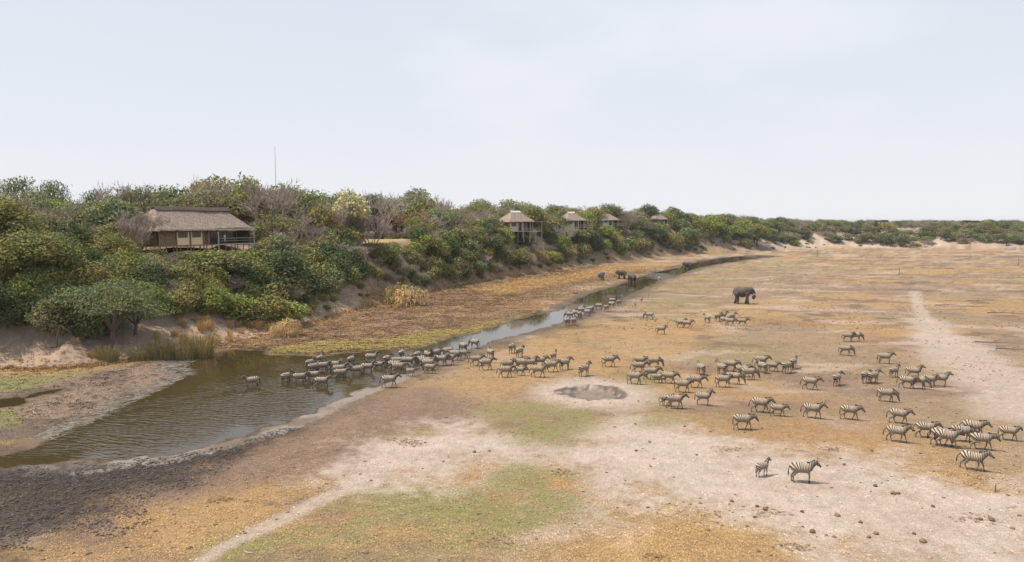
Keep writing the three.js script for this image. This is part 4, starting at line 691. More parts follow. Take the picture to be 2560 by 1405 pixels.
    for (const s of [-1, 1]) { const e = arms; caps.push([0, 1.36, s * 0.17, 0.055, 0.05, 1.1, s * 0.26, 0.042], [0.05, 1.1, s * 0.26, 0.042, e[0], e[1], s * e[2], 0.032], [e[0], e[1], s * e[2], 0.035, e[0] + 0.08, e[1] - 0.02, s * e[2] * 0.9, 0.028], [0, 0.92, s * 0.09, 0.1, 0.02, 0.5, s * 0.1, 0.065], [0.02, 0.5, s * 0.1, 0.062, 0, 0.08, s * 0.1, 0.042], [-0.04, 0.04, s * 0.1, 0.045, 0.16, 0.03, s * 0.11, 0.035], [0.02, 1.64, s * 0.085, 0.022, 0.02, 1.61, s * 0.085, 0.018]); }
    part('body', surfaceNet(capsuleField(caps, 0.035), [-0.25, -0.03, -0.4], [0.5, 1.82, 0.4], S), skin, o);
    part('shirt', surfaceNet(shirt, [-0.3, 0.8, -0.42], [0.32, 1.6, 0.42], 0.024), clothes[0], o);
    part('shorts', surfaceNet(capsuleField([[0, 0.98, 0, 0.155, 0, 0.9, 0, 0.165], [0, 0.9, 0.09, 0.12, 0.02, 0.55, 0.1, 0.1], [0, 0.9, -0.09, 0.12, 0.02, 0.55, -0.1, 0.1]], 0.04), [-0.3, 0.38, -0.35], [0.3, 1.2, 0.35], 0.026), clothes[1], o);
    part('hair', surfaceNet(capsuleField([[-0.01, 1.67, 0, 0.1, 0.0, 1.72, 0, 0.085]], 0.02), [-0.2, 1.64, -0.2], [0.07, 1.9, 0.2], 0.02), clothes[2], o);
    const p = V(u * 1.11, fl - 0.02, z * 1.11).applyAxisAngle(V(0, 1, 0), g.rotation.y).add(g.position); o.position.copy(p); o.rotation.y = g.rotation.y + turn; top('person', o, label, 'person');
  };
  const cloth = (r, a, b) => std(new THREE.Color().setRGB(r, a, b), 0.9), hair = cloth(0.02, 0.016, 0.014);
  person(12.0, 0.55, -1.2, [cloth(0.8, 0.8, 0.82), cloth(0.45, 0.47, 0.62), hair], [0.24, 1.08, 0.16], 'person in white shirt and pale checked shorts standing on the lodge veranda');
  person(11.3, 0.5, -0.6, [cloth(0.30, 0.05, 0.05), cloth(0.015, 0.015, 0.018), hair], [0.2, 0.98, 0.2], 'person in red and black standing beside the white shirt on the veranda');
}
function hut(A, B, fl, ev, ridge, D, label, white, hidden) {
  const L = Math.hypot(B[0] - A[0], B[1] - A[1]), g = frameGroup(A, B), h = ev - fl, my = (ev + fl) / 2;
  const roof = new THREE.Group(); roof.name = 'roof'; roof.position.set(L / 2, 0, -D / 2); g.add(roof); hipRoof(roof, L + 1.4, D + 1.4, ev, ridge, L * 0.40, L * 0.40, white ? capMat : ridgeMat, 0.1);
  part('floor_deck', box(L + 2.6, 0.2, D + 2, L / 2 + 1.3, fl - 0.1, -D / 2 + 1), greyWood, g);
  part('back_wall', box(L, h, 0.15, L / 2, my, -D + 0.1), reed, g); part('end_wall', box(0.15, h, D - 0.6, 0.1, my, -D / 2), paleWall, g); part('end_wall', box(0.15, h, D - 0.6, L - 0.1, my, -D / 2), reed, g);
  const w = part('front_wall', mergeGeometries([box(L * 0.34, h * 0.5, 0.15, L * 0.17, fl + h * 0.25, -0.1), box(L * 0.05, h * 0.5, 0.15, L * 0.025, fl + h * 0.75, -0.1), box(L * 0.07, h * 0.5, 0.15, L * 0.305, fl + h * 0.75, -0.1)]), paleWall, g); part('window', box(L * 0.22, h * 0.5, 0.05, L * 0.16, fl + h * 0.75, -0.16), pane, w);
  part('glazed_front', box(L * 0.62, h, 0.08, L * 0.67, my, -1.6), pane, g);
  for (const x of [0.36, 0.5, 0.72, 0.98]) part('timber_post', box(0.22, h, 0.22, L * x, my, 0), greyWood, g);
  for (const [x, z] of [[L * 0.4, 2], [L * 0.72, 2], [L + 2.4, 2], [L + 2.4, -D * 0.5]]) part('veranda_post', new THREE.CylinderGeometry(0.13, 0.13, h + 2.4, 6).translate(x, my - 1.2, z), greyWood, g);
  part('veranda_awning', box(L * 0.7 + 2.2, 0.12, 2.8, L * 0.35 + L * 0.33 + 1.3, ev + 0.08, 1.2), greyWood, g);
  part('railing', box(L * 0.65 + 1.6, 0.12, 0.08, L * 0.7 + 1, fl + 1.0, 2.0), greyWood, g); part('railing', box(L * 0.65 + 1.6, 0.12, 0.06, L * 0.7 + 1, fl + 0.5, 2.0), greyWood, g);
  for (let k = 0; k < 5; k++) part('stilt', new THREE.CylinderGeometry(0.12, 0.14, 4, 6).translate(0.5 + k * L * 0.26, fl - 2, 0.3), greyWood, g);
  top('thatched_hut', g, label, 'hut', 'thatched guest huts along the bank');
}
hut([-0.6, 258], [7.2, 264], 14.2, 17.35, 20.9, 7, 'first small thatched hut after the lawn, pale ridge and dark veranda', 1);
hut([23.3, 314], [30.6, 320], 15.2, 17.9, 21.4, 7, 'second small thatched hut, half behind a pale dead tree', 1);
hut([42.2, 352], [50.2, 359], 15.7, 18.2, 21.6, 7, 'third small thatched hut along the bank, dull ridge', 0);
hut([77.5, 408], [84.6, 415], 16.4, 18.8, 22.2, 7, 'fourth and last thatched hut, mostly hidden by trees', 0);
{ // further building behind the lodge, only its roof shows
  const g = frameGroup([-60.5, 158], [-53.5, 162]); const roof = new THREE.Group(); roof.name = 'roof'; roof.position.set(4, 0, -3.5); g.add(roof); hipRoof(roof, 10, 8, 16.2, 19.9, 3, 3, ridgeMat);
  part('wall', box(8.4, 2.6, 6.2, 4, 14.4, -3.5), reed, g); part('floor_deck', box(8.8, 0.2, 6.6, 4, 13.0, -3.5), timber, g); part('stilt', new THREE.CylinderGeometry(0.1, 0.1, 1.4, 6).translate(0.3, 12.4, -0.6), timber, g); part('stilt', new THREE.CylinderGeometry(0.1, 0.1, 1.4, 6).translate(7.6, 12.4, -0.6), timber, g);
  top('thatched_outbuilding', g, 'thatched roof half hidden in bare trees behind the large lodge', 'hut');
  // radio mast
  const m = new THREE.Group(), b = hAt(-49.4, 160); m.position.set(-49.4, b - 0.2, -160); const H = 33.1 - b, steel = std(new THREE.Color().setRGB(0.22, 0.2, 0.2), 0.6), red = std(new THREE.Color().setRGB(0.4, 0.16, 0.13), 0.6);
  part('lower_pole', new THREE.CylinderGeometry(0.06, 0.08, H * 0.62, 6).translate(0, H * 0.31, 0), steel, m); part('upper_pole', new THREE.CylinderGeometry(0.03, 0.055, H * 0.38, 6).translate(0, H * 0.81, 0), red, m);
  for (let k = 0; k < 3; k++) { const a = k * 2.1; part('guy_wire', pole(V(0, H * 0.6, 0), V(Math.cos(a) * 8, 0, Math.sin(a) * 8), 0.008), steel, m); }
  top('radio_mast', m, 'thin tall radio mast rising above the trees behind the lodge', 'mast');
  // low deck on the lawn
  const d = new THREE.Group(); d.position.set(-38.5, hAt(-38.5, 226) - 0.05, -226); part('deck', box(13, 0.3, 3, 0, 0.55, 0), greyWood, d); for (let k = 0; k < 5; k++) part('deck_leg', box(0.25, 0.5, 0.25, -6 + k * 3, 0.2, 1.2), darkIn, d); part('step_rail', pole(V(6.4, 0.7, 1.3), V(9.6, -0.1, 2.2), 0.09), darkIn, d);
  top('low_wooden_deck', d, 'low wooden deck at the far side of the yellow lawn', 'deck');
}
// ---------------------------------------------------------------- zebras
function zebraCoat(seed) {
  const W = 512, H = 384, x0 = -0.95, x1 = 1.55, y0 = -0.05, y1 = 1.75, d = new Uint8Array(W * H * 4);
  for (let j = 0; j < H; j++) for (let i = 0; i < W; i++) {
    const x = mix(x0, x1, (i + 0.5) / W), y = mix(y0, y1, (j + 0.5) / H), wob = (fbm(x * 5 + seed, y * 5, 2) - 0.5) * 0.9, px = -0.12, py = 0.66;
    let ph; if (x < px) ph = Math.atan2(y - py, px - x) / 0.31; else ph = Math.PI / 2 / 0.31 + (x - px) / 0.105;
    if (y < 0.66) ph = mix(ph, y / 0.062, sstep(0.66, 0.56, y));
    const front = sstep(0.35, 0.75, x), bias = mix(-0.05, 0.55, front); let s = sstep(-0.2 + bias, 0.3 + bias, Math.sin(ph * 6.2832 + wob * 2.2)) * mix(1, 0.7, front);
    if (y < 0.62) s = mix(s, 0.2, 0.75 * sstep(0.64, 0.45, y));                              // fainter on the legs
    const ghost = x < 0.1 && y > 0.7 && s > 0.9 ? 0.14 * sstep(0.9, 1, Math.sin(ph * 6.2832 + wob * 2.2)) : 0;
    let r = mix(0.040, 0.45, s) - ghost * 0.5, g = mix(0.031, 0.375, s) - ghost * 0.55, b = mix(0.024, 0.29, s) - ghost * 0.6;
    if (y < 0.13) { r = 0.05; g = 0.04; b = 0.035; }
    const to = (v) => clamp(255 * (v <= 0.0031308 ? v * 12.92 : 1.055 * Math.pow(Math.max(v, 0), 1 / 2.4) - 0.055), 0, 255), k = (j * W + i) * 4; d[k] = to(r); d[k + 1] = to(g); d[k + 2] = to(b); d[k + 3] = 255;
  }
  const t = new THREE.DataTexture(d, W, H); t.magFilter = THREE.LinearFilter; t.minFilter = THREE.LinearMipmapLinearFilter; t.generateMipmaps = true; t.colorSpace = THREE.SRGBColorSpace; t.needsUpdate = true;
  return [new THREE.MeshStandardMaterial({ map: t, roughness: 0.8 }), (x, y) => [(x - x0) / (x1 - x0), (y - y0) / (y1 - y0)]];
}
const [coatA, coatUv] = zebraCoat(3), [coatB] = zebraCoat(41), [coatC] = zebraCoat(77), COATS = [coatA, coatB, coatC];
const blackHair = std(new THREE.Color().setRGB(0.022, 0.018, 0.016)), hoofMat = blackHair;
// pose: poll, muzzle, foot offsets of [fore near, fore far, hind near, hind far]
const POSES = {
  s: { poll: [0.90, 1.42], nose: [1.20, 1.17], feet: [0.0, 0.07, 0.05, -0.06] },
  u: { poll: [0.82, 1.56], nose: [1.15, 1.36], feet: [0.03, -0.05, 0.04, -0.07] },
  w: { poll: [0.98, 1.31], nose: [1.28, 1.03], feet: [0.28, -0.22, -0.24, 0.22] },
  v: { poll: [0.95, 1.39], nose: [1.27, 1.14], feet: [-0.24, 0.26, 0.20, -0.26] },
  l: { poll: [1.04, 1.18], nose: [1.29, 0.84], feet: [0.24, -0.2, -0.26, 0.18] },
  t: { poll: [0.84, 1.46], nose: [1.02, 1.20], side: 1, feet: [0.0, 0.08, 0.06, -0.07] },
  h: { poll: [0.92, 1.30], nose: [1.10, 1.02], side: -1, feet: [0.2, -0.18, -0.2, 0.18] },
  g: { poll: [1.06, 0.74], nose: [1.20, 0.28], feet: [0.14, -0.12, 0.1, -0.1] },
};
const ZPROTO = {};
for (const lod of ['', '_far']) for (const [key, P] of Object.entries(POSES)) {
  const caps = [[-0.56, 1.02, 0, 0.265, -0.20, 0.97, 0, 0.315], [-0.20, 0.97, 0, 0.315, 0.25, 0.965, 0, 0.305], [0.25, 0.965, 0, 0.305, 0.48, 1.0, 0, 0.25], [-0.62, 1.10, 0, 0.20, -0.45, 1.12, 0, 0.21], [0.40, 1.15, 0, 0.15, 0.55, 1.14, 0, 0.15]];
  const pz = (P.side ?? 0) * 0.16, nz = (P.side ?? 0) * 0.42, [px, py] = P.poll, [nx, ny] = P.nose, mx = mix(0.5, px, 0.5), my = mix(1.08, py, 0.5) + (key === 'g' ? 0.06 : 0.0);
  caps.push([0.48, 1.05, 0, 0.25, mx, my, pz * 0.3, 0.19, 0.62], [mx, my, pz * 0.3, 0.19, px, py, pz, 0.135, 0.66]);
  caps.push([px, py, pz, 0.125, mix(px, nx, 0.5), mix(py, ny, 0.5) - 0.01, mix(pz, nz, 0.5), 0.108, 0.78], [mix(px, nx, 0.5), mix(py, ny, 0.5) - 0.01, mix(pz, nz, 0.5), 0.10, nx, ny, nz, 0.07, 0.8]);
  for (const [s, f, h] of [[1, 0, 2], [-1, 1, 3]]) {
    const a = P.feet[f], b = P.feet[h], za = s * 0.125, lift = 0;
    caps.push([0.42, 0.92, za, 0.125, 0.46 + a * 0.35, 0.62, za, 0.07], [0.46 + a * 0.35, 0.62, za, 0.068, 0.47 + a * 0.55 + 0.02, 0.42, za, 0.052], [0.49 + a * 0.55, 0.42, za, 0.05, 0.44 + a, 0.11, za, 0.038], [0.44 + a, 0.11, za, 0.04, 0.48 + a, 0.03, za, 0.052]);
    caps.push([-0.52, 0.98, s * 0.12, 0.19, -0.40 + b * 0.25, 0.70, s * 0.13, 0.115], [-0.40 + b * 0.25, 0.70, s * 0.13, 0.11, -0.64 + b * 0.6, 0.44, s * 0.12, 0.058], [-0.64 + b * 0.6, 0.44, s * 0.12, 0.055, -0.60 + b, 0.11, s * 0.12, 0.04], [-0.60 + b, 0.11, s * 0.12, 0.042, -0.55 + b, 0.03, s * 0.12, 0.052]);
  }
  const g = surfaceNet(capsuleField(caps, 0.05), [-0.98, -0.04, P.side ? -0.56 : -0.4], [1.56, 1.78, P.side ? 0.56 : 0.4], lod ? 0.062 : 0.049);
  const dx = nx - px, dy = ny - py, hl = Math.hypot(dx, dy), ux = -dy / hl, uy = dx / hl, up = uy > 0 ? 1 : -1; // across the head
  const ear = []; for (const s of [-1, 1]) { const e = new THREE.ConeGeometry(0.05, 0.19, 6); e.scale(0.6, 1, 1); e.rotateX(s * 0.35); e.rotateZ(-Math.atan2(ux * up, uy * up) * 0.6); e.translate(px + ux * up * 0.14, py + uy * up * 0.14, s * 0.075 + pz); ear.push(e.toNonIndexed()); }
  const body = mergeGeometries([g.toNonIndexed().deleteAttribute('uv'), ...ear.map((e) => e.deleteAttribute('uv'))]);
  const p = body.attributes.position, uv = new Float32Array(p.count * 2); for (let i = 0; i < p.count; i++) { const [u, v] = coatUv(p.getX(i), p.getY(i)); uv[i * 2] = clamp(u, 0.002, 0.998); uv[i * 2 + 1] = clamp(v, 0.002, 0.998); } body.setAttribute('uv', new THREE.BufferAttribute(uv, 2));
  // upright mane along the crest of the neck
  const crest = []; for (let i = 0; i <= 6; i++) { const t = i / 6, x = t < 0.5 ? mix(0.46, mx, t * 2) : mix(mx, px + 0.04, t * 2 - 1), y = t < 0.5 ? mix(1.2, my, t * 2) : mix(my, py, t * 2 - 1), r = mix(0.16, 0.12, t), ax = px - 0.5, ay = py - 1.06, al = Math.hypot(ax, ay); crest.push([x - ay / al * r, y + ax / al * r, -ay / al, ax / al]); }
  const mane = new Soup(); for (let i = 0; i < 6; i++) for (const s of [-1, 1]) { const a = crest[i], b = crest[i + 1], w = 0.03 * s, h = 0.1, za = pz * (i / 6) ** 1.6, zb = pz * ((i + 1) / 6) ** 1.6; mane.quad([a[0], a[1] - 0.03, za + w], [b[0], b[1] - 0.03, zb + w], [b[0] + b[2] * h, b[1] + b[3] * h, zb], [a[0] + a[2] * h, a[1] + a[3] * h, za], [1, 1, 1]); }
  const swing = key === 'v' || key === 'w' ? -0.14 : 0, tail = mergeGeometries([pole(V(-0.80, 1.12, 0), V(-0.90 + swing, 0.86, 0.02), 0.035, 0.022, 5), pole(V(-0.90 + swing, 0.86, 0.02), V(-0.90 + swing * 1.3, 0.55, 0.03), 0.03, 0.05, 5), pole(V(-0.90 + swing * 1.3, 0.55, 0.03), V(-0.89 + swing * 1.3, 0.40, 0.03), 0.05, 0.008, 5)]);
  const muzzle = new THREE.SphereGeometry(0.078, 8, 6); muzzle.scale(1, 1, 0.85); muzzle.translate(nx + dx / hl * 0.012, ny + dy / hl * 0.012, nz);
  ZPROTO[key + lod] = { body, mane: mane.geo(), tail, muzzle };
}
const POSEWORD = { s: 'standing zebra', u: 'zebra with head raised', w: 'walking zebra', v: 'striding zebra', l: 'zebra walking head low', g: 'zebra with head down', t: 'standing zebra with turned head', h: 'walking zebra with turned head' };
const HERD = {
  wade: ['wading in the brown pool', 'zebras wading in the pool'], exit: ['crowding the shore by the pool', 'zebras crowding the shore'], gold: ['on orange grass beside the mud hollow', 'zebras on the orange grass'], hollow: ['in the herd beyond the mud hollow', 'zebras beyond the mud hollow'],
  middle: ['in the middle of the plain', 'zebras in the middle of the plain'], near: ['in the large close herd', 'zebras of the close herd'], far: ['in the group near the lone elephant', 'zebras near the lone elephant'], drink: ['drinking along the narrow channel', 'zebras along the narrow channel'],
};
{
  const list = ZEBRAS.map((z, i) => ({ x: z[0], y: z[1], yaw: z[2], pose: i % 4 === 1 && 'su'.includes(z[3]) ? 't' : i % 5 === 3 && 'wv'.includes(z[3]) ? 'h' : z[3], sc: z[4], herd: z[5], i })).sort((a, b) => a.x / a.y - b.x / b.y), seen = {}, rz = mulberry(99);
  const key = (z) => z.herd + z.pose + (z.sc < 0.8 ? 'y' : '') + (z.lone ?? '');
  for (const z of list) { z.n = seen[key(z)] = (seen[key(z)] ?? -1) + 1; }
  for (const z of list) {
    const P = ZPROTO[z.pose + (z.y > 95 ? '_far' : '')], g = new THREE.Group();
    part('body', P.body, COATS[z.i % 3], g); part('mane', P.mane, blackHair, g); part('tail', P.tail, blackHair, g); part('muzzle', P.muzzle, blackHair, g);
    const s = 0.98 * z.sc * (0.97 + 0.07 * rz()), wet = polySd(RIVER, z.x, z.y) > 0.3;
    g.position.set(z.x, Math.min(hAt(z.x, z.y), 0.3) - (wet ? 0.02 : 0.005), -z.y); g.rotation.y = (z.yaw + (rz() - 0.5) * 26) * Math.PI / 180; g.scale.set(s * 0.93, s, s);
    const [where, group] = HERD[z.herd], foal = z.sc < 0.8 ? 'young ' : '';
    top('zebra', g, `${foal}${POSEWORD[z.pose]} ${where}` + (seen[key(z)] ? `, ${ORD(z.n)} such from left` : ''), 'zebra', group);
  }
}
// ---------------------------------------------------------------- elephants
const hide = grainTexture(256, (u, v) => { const n = 0.5 * tileNoise(u, v, 64, 31) + 0.3 * tileNoise(u, v, 24, 32) + 0.2 * tileNoise(u, v, 6, 33), g = 190 + 190 * (n - 0.5); return [clamp(g, 0, 255), clamp(g * 0.97, 0, 255), clamp(g * 0.95, 0, 255)]; }, true);
const hideMat = new THREE.MeshStandardMaterial({ color: new THREE.Color().setRGB(0.155, 0.135, 0.125), map: hide, roughness: 0.9 }), ivory = std(new THREE.Color().setRGB(0.7, 0.62, 0.48), 0.5);
function elephantShape(trunk) { // 1 unit = shoulder height
  const c = [[-0.46, 0.70, 0, 0.25, -0.05, 0.70, 0, 0.30, 0.85], [-0.05, 0.70, 0, 0.30, 0.30, 0.74, 0, 0.25, 0.85], [-0.52, 0.76, 0, 0.17, -0.3, 0.84, 0, 0.17, 0.8], [0.3, 0.80, 0, 0.2, 0.52, 0.84, 0, 0.15, 0.8], [0.52, 0.86, 0, 0.155, 0.64, 0.80, 0, 0.13, 0.85], [0.62, 0.74, 0, 0.10, 0.6, 0.62, 0, 0.07, 0.8]];
  for (const s of [-1, 1]) {
    c.push([0.26, 0.6, s * 0.14, 0.125, 0.27, 0.32, s * 0.14, 0.088], [0.27, 0.32, s * 0.14, 0.085, 0.27 + s * 0.085, 0.05, s * 0.14, 0.085]);
    c.push([-0.46, 0.58, s * 0.14, 0.155, -0.40 + s * 0.04, 0.33, s * 0.14, 0.095], [-0.40 + s * 0.04, 0.33, s * 0.14, 0.088, -0.47 + s * 0.10, 0.05, s * 0.14, 0.085]);
    // ear: a broad thin flap pressed back against the shoulder
    c.push([0.50, 0.88, s * 0.16, 0.05, 0.30, 0.84, s * 0.29, 0.085, 0.4, 0.012], [0.46, 0.80, s * 0.19, 0.07, 0.31, 0.64, s * 0.30, 0.08, 0.4, 0.012], [0.36, 0.76, s * 0.28, 0.11, 0.40, 0.56, s * 0.26, 0.05, 0.4, 0.012]);
  }
  for (let i = 0; i < trunk.length - 1; i++) { const a = trunk[i], b = trunk[i + 1], r = (k) => mix(0.085, 0.032, k / (trunk.length - 1)); c.push([a[0], a[1], 0, r(i), b[0], b[1], 0, r(i + 1), 1, 0.02]); }
  const g = surfaceNet(capsuleField(c, 0.05), [-0.85, -0.06, -0.42], [1.2, 1.12, 0.42], 0.022), p = g.attributes.position, uv = new Float32Array(p.count * 2);
  for (let i = 0; i < p.count; i++) { uv[i * 2] = (p.getX(i) + p.getZ(i) * 0.6) * 1.2; uv[i * 2 + 1] = (p.getY(i) + p.getZ(i) * 0.3) * 1.2; } g.setAttribute('uv', new THREE.BufferAttribute(uv, 2)); return g;
}
const ESHAPE = {
  curl: elephantShape([[0.66, 0.78], [0.75, 0.66], [0.78, 0.52], [0.77, 0.40], [0.71, 0.34], [0.65, 0.37], [0.64, 0.44], [0.66, 0.50]]),
  reach: elephantShape([[0.66, 0.78], [0.77, 0.66], [0.84, 0.50], [0.90, 0.34], [0.95, 0.18], [0.98, 0.06]]),
  drink: elephantShape([[0.66, 0.78], [0.74, 0.64], [0.77, 0.46], [0.77, 0.28], [0.76, 0.12], [0.73, 0.02]]),
};
const ELABEL = ['large lone elephant on the open plain with trunk curled to its mouth', 'grey elephant reaching its trunk out over the weed beside the channel', 'elephant standing in the channel water in front of the reaching elephant', 'pale muddy elephant seen from behind on the weed flat', 'dark elephant farthest up the channel near the bend'];
ELEPHANTS.forEach(([x, y, yaw, pose, h], i) => {
  const g = new THREE.Group(); part('body', ESHAPE[pose], i === 3 ? new THREE.MeshStandardMaterial({ color: new THREE.Color().setRGB(0.36, 0.32, 0.29), map: hide, roughness: 0.9 }) : hideMat, g);
  for (const s of [-1, 1]) part('tusk', mergeGeometries([pole(V(0.66, 0.66, s * 0.065), V(0.78, 0.56, s * 0.085), 0.02, 0.016), pole(V(0.78, 0.56, s * 0.085), V(0.88, 0.55, s * 0.08), 0.016, 0.006)]), ivory, g);
  part('tail', mergeGeometries([pole(V(-0.70, 0.74, 0), V(-0.76, 0.42, 0.01), 0.022, 0.012), pole(V(-0.76, 0.42, 0.01), V(-0.77, 0.3, 0.01), 0.012, 0.02)]), hideMat, g);
  g.position.set(x, hAt(x, y) - 0.01, -y); g.rotation.y = yaw * Math.PI / 180; g.scale.set(h / 0.985 * 0.83, h / 0.985, h / 0.985 * 0.95); top('elephant', g, ELABEL[i], 'elephant', 'elephants');
});
// ---------------------------------------------------------------- birds
{
  const shape = surfaceNet(capsuleField([[-0.18, 0.42, 0, 0.06, 0.12, 0.5, 0, 0.11], [-0.4, 0.36, 0, 0.02, -0.15, 0.42, 0, 0.06], [0.14, 0.54, 0, 0.06, 0.2, 0.8, 0, 0.03], [0.2, 0.82, 0, 0.045, 0.24, 0.83, 0, 0.04], [0.25, 0.83, 0, 0.022, 0.38, 0.8, 0, 0.012]], 0.04), [-0.5, 0.2, -0.2], [0.5, 1, 0.2], 0.022), leg = mergeGeometries([pole(V(0, 0.42, 0.04), V(0.02, 0, 0.05), 0.016), pole(V(0, 0.42, -0.04), V(-0.02, 0, -0.05), 0.016)]);
  const dark = std(new THREE.Color().setRGB(0.05, 0.045, 0.05)), white = std(new THREE.Color().setRGB(0.75, 0.74, 0.7)), L = ['dark stork like bird on bare mud near the channel', 'dark bird with spread legs below the first dark bird', 'white egret beside the elephant seen from behind', 'white egret on the shore past the wading elephant', 'dark bird walking on the mud shore above the others', 'small white bird on the mud spit by the puddle'];
  BIRDS.forEach(([x, y], i) => { const g = new THREE.Group(); part('body', shape, i === 2 || i === 3 || i === 5 ? white : dark, g); part('legs', leg, dark, g); g.position.set(x, Math.max(hAt(x, y), -0.1), -y); g.rotation.y = i * 1.9; g.scale.setScalar([1.3, 1.2, 0.95, 0.95, 0.9, 0.4][i]); top('wading_bird', g, L[i], 'bird', 'birds on the shore'); });
}
// ---------------------------------------------------------------- dung, driftwood, reeds, litter
const LAND = (x, y) => { const a = x / y, depth = y < 48 ? 'at the lower edge' : y < 62 ? 'on the pale sand' : 'near the mud hollow'; return depth; };
{
  const r = mulberry(7), shapes = []; for (let k = 0; k < 4; k++) { const g = new THREE.IcosahedronGeometry(1, 2), p = g.attributes.position; for (let i = 0; i < p.count; i++) { const x = p.getX(i), y = p.getY(i), z = p.getZ(i), n = 0.75 + 0.5 * vnoise(x * 2 + k * 9 + z, y * 2 + z * 1.7); p.setXYZ(i, x * n, Math.max(y * n * 0.8, -0.45), z * n); } g.computeVertexNormals(); shapes.push(g); }
  const mats = [std(new THREE.Color().setRGB(0.16, 0.085, 0.05)), std(new THREE.Color().setRGB(0.12, 0.08, 0.05)), std(new THREE.Color().setRGB(0.20, 0.125, 0.07))];
  const list = DUNG.map((q, i) => [...q, i]).sort((a, b) => a[0] / a[1] - b[0] / b[1]), seen = {};
  const ck = (i) => ['reddish brown', 'dark brown', 'light brown'][i % 3], wh = (x, y) => y < 44 ? 'at the lower edge of the sand' : y < 56 ? 'on the sand below the two lone zebras' : 'on the sand near the mud hollow';
  for (const [x, y, i] of list) { const k = ck(i) + wh(x, y); seen[k] = (seen[k] ?? 0) + 1; }
  const at = {};
  for (const [x, y, i] of list) { const s = (0.10 + 0.09 * r()) * (i > 17 ? 0.75 : 1), k = ck(i) + wh(x, y), n = at[k] = (at[k] ?? -1) + 1, m = new THREE.Mesh(shapes[i % 4], mats[i % 3]); m.position.set(x, hAt(x, y) + s * 0.35, -y); m.scale.setScalar(s); m.rotation.y = r() * 6; top('dung_ball', m, `${ck(i)} elephant dung lump ${wh(x, y)}` + (seen[k] > 1 ? `, ${ORD(n)} from left` : ''), 'dung', 'dung lumps on the sand'); }
}
{
  const dead = std(new THREE.Color().setRGB(0.16, 0.13, 0.11)), bleached = std(new THREE.Color().setRGB(0.36, 0.30, 0.25)), r = mulberry(21);
  const L = ['upright dead snag on the far plain', 'forked dead branch near the bend of the channel', 'long dark driftwood log by the pale track', 'dark driftwood log beside the long log', 'thin flat log above the pale track', 'crooked log on the golden grass', 'long thin log on dark soil at the right', 'small forked branch on the distant plain', 'short upright stub beyond the pale track', 'small upright root at the right edge', 'flat log on the distant brown soil', 'log lying before the far sand bank', 'forked driftwood at the far right edge', 'small bleached branch on grass beside the narrow path', 'dark stick at the right edge of the sand', 'small stick on green grass near the sand', 'curved twig on the green patch by the hollow', 'branch lying before the far sand bank'];
  SNAGS.forEach(([x, y, kind, len], i) => {
    const g = new THREE.Group(), m = kind === 'branch' ? bleached : dead, th = len * 0.016 + 0.03, a = r() * 0.8 - 0.4; let p = V(-len / 2, th, 0);
    const seg = []; if (kind === 'log' || kind === 'branch') { for (let k = 0; k < 4; k++) { const q = V(p.x + len / 4, th * (0.6 + r()), p.z + (r() - 0.5) * len * 0.16); seg.push(pole(p, q, th * (1 - k * 0.2), th * (0.8 - k * 0.2), 6)); p = q; } part('stem', mergeGeometries(seg), m, g); part('side_branch', pole(V(0, th, 0), V(len * 0.22, th + len * 0.12, len * 0.1), th * 0.5, th * 0.2, 5), m, g); }
    else { const h = kind === 'stub' ? len : len * 0.75; part('stem', mergeGeometries([pole(V(0, -0.1, 0), V(len * 0.05, h * 0.5, 0), th * 1.3, th, 6), pole(V(len * 0.05, h * 0.5, 0), V(-len * 0.04, h, 0.05), th, th * 0.4, 6)]), m, g); part('side_branch', mergeGeometries([pole(V(0, h * 0.3, 0), V(len * 0.45, h * (kind === 'fork' ? 0.75 : 0.12), 0.1), th * 0.7, th * 0.2, 5), pole(V(0, h * 0.1, 0), V(-len * 0.35, h * 0.08, 0.2), th * 0.7, th * 0.2, 5)]), m, g); }
    g.position.set(x, hAt(x, y) - 0.02, -y); g.rotation.y = a; top('driftwood', g, L[i], 'driftwood', 'dead wood on the plain');
  });
  // dead branch standing on the sandy slope
  const g = new THREE.Group(), x = -55.4, y = 91.5; part('stem', mergeGeometries([pole(V(0, -0.1, 0), V(0.12, 1.1, 0), 0.13, 0.11), pole(V(0.12, 1.1, 0), V(0.5, 2.4, 0), 0.11, 0.09)]), dead, g); part('side_branch', mergeGeometries([pole(V(0.5, 2.4, 0), V(1.4, 1.5, -0.4), 0.07, 0.03), pole(V(0, 0.05, 0), V(-0.8, 0.05, 0.2), 0.08, 0.03)]), dead, g);
  g.position.set(x, hAt(x, y), -y); g.scale.setScalar(1.15); top('dead_branch', g, 'broken dead branch propped up on the sandy slope at left', 'branch');
}
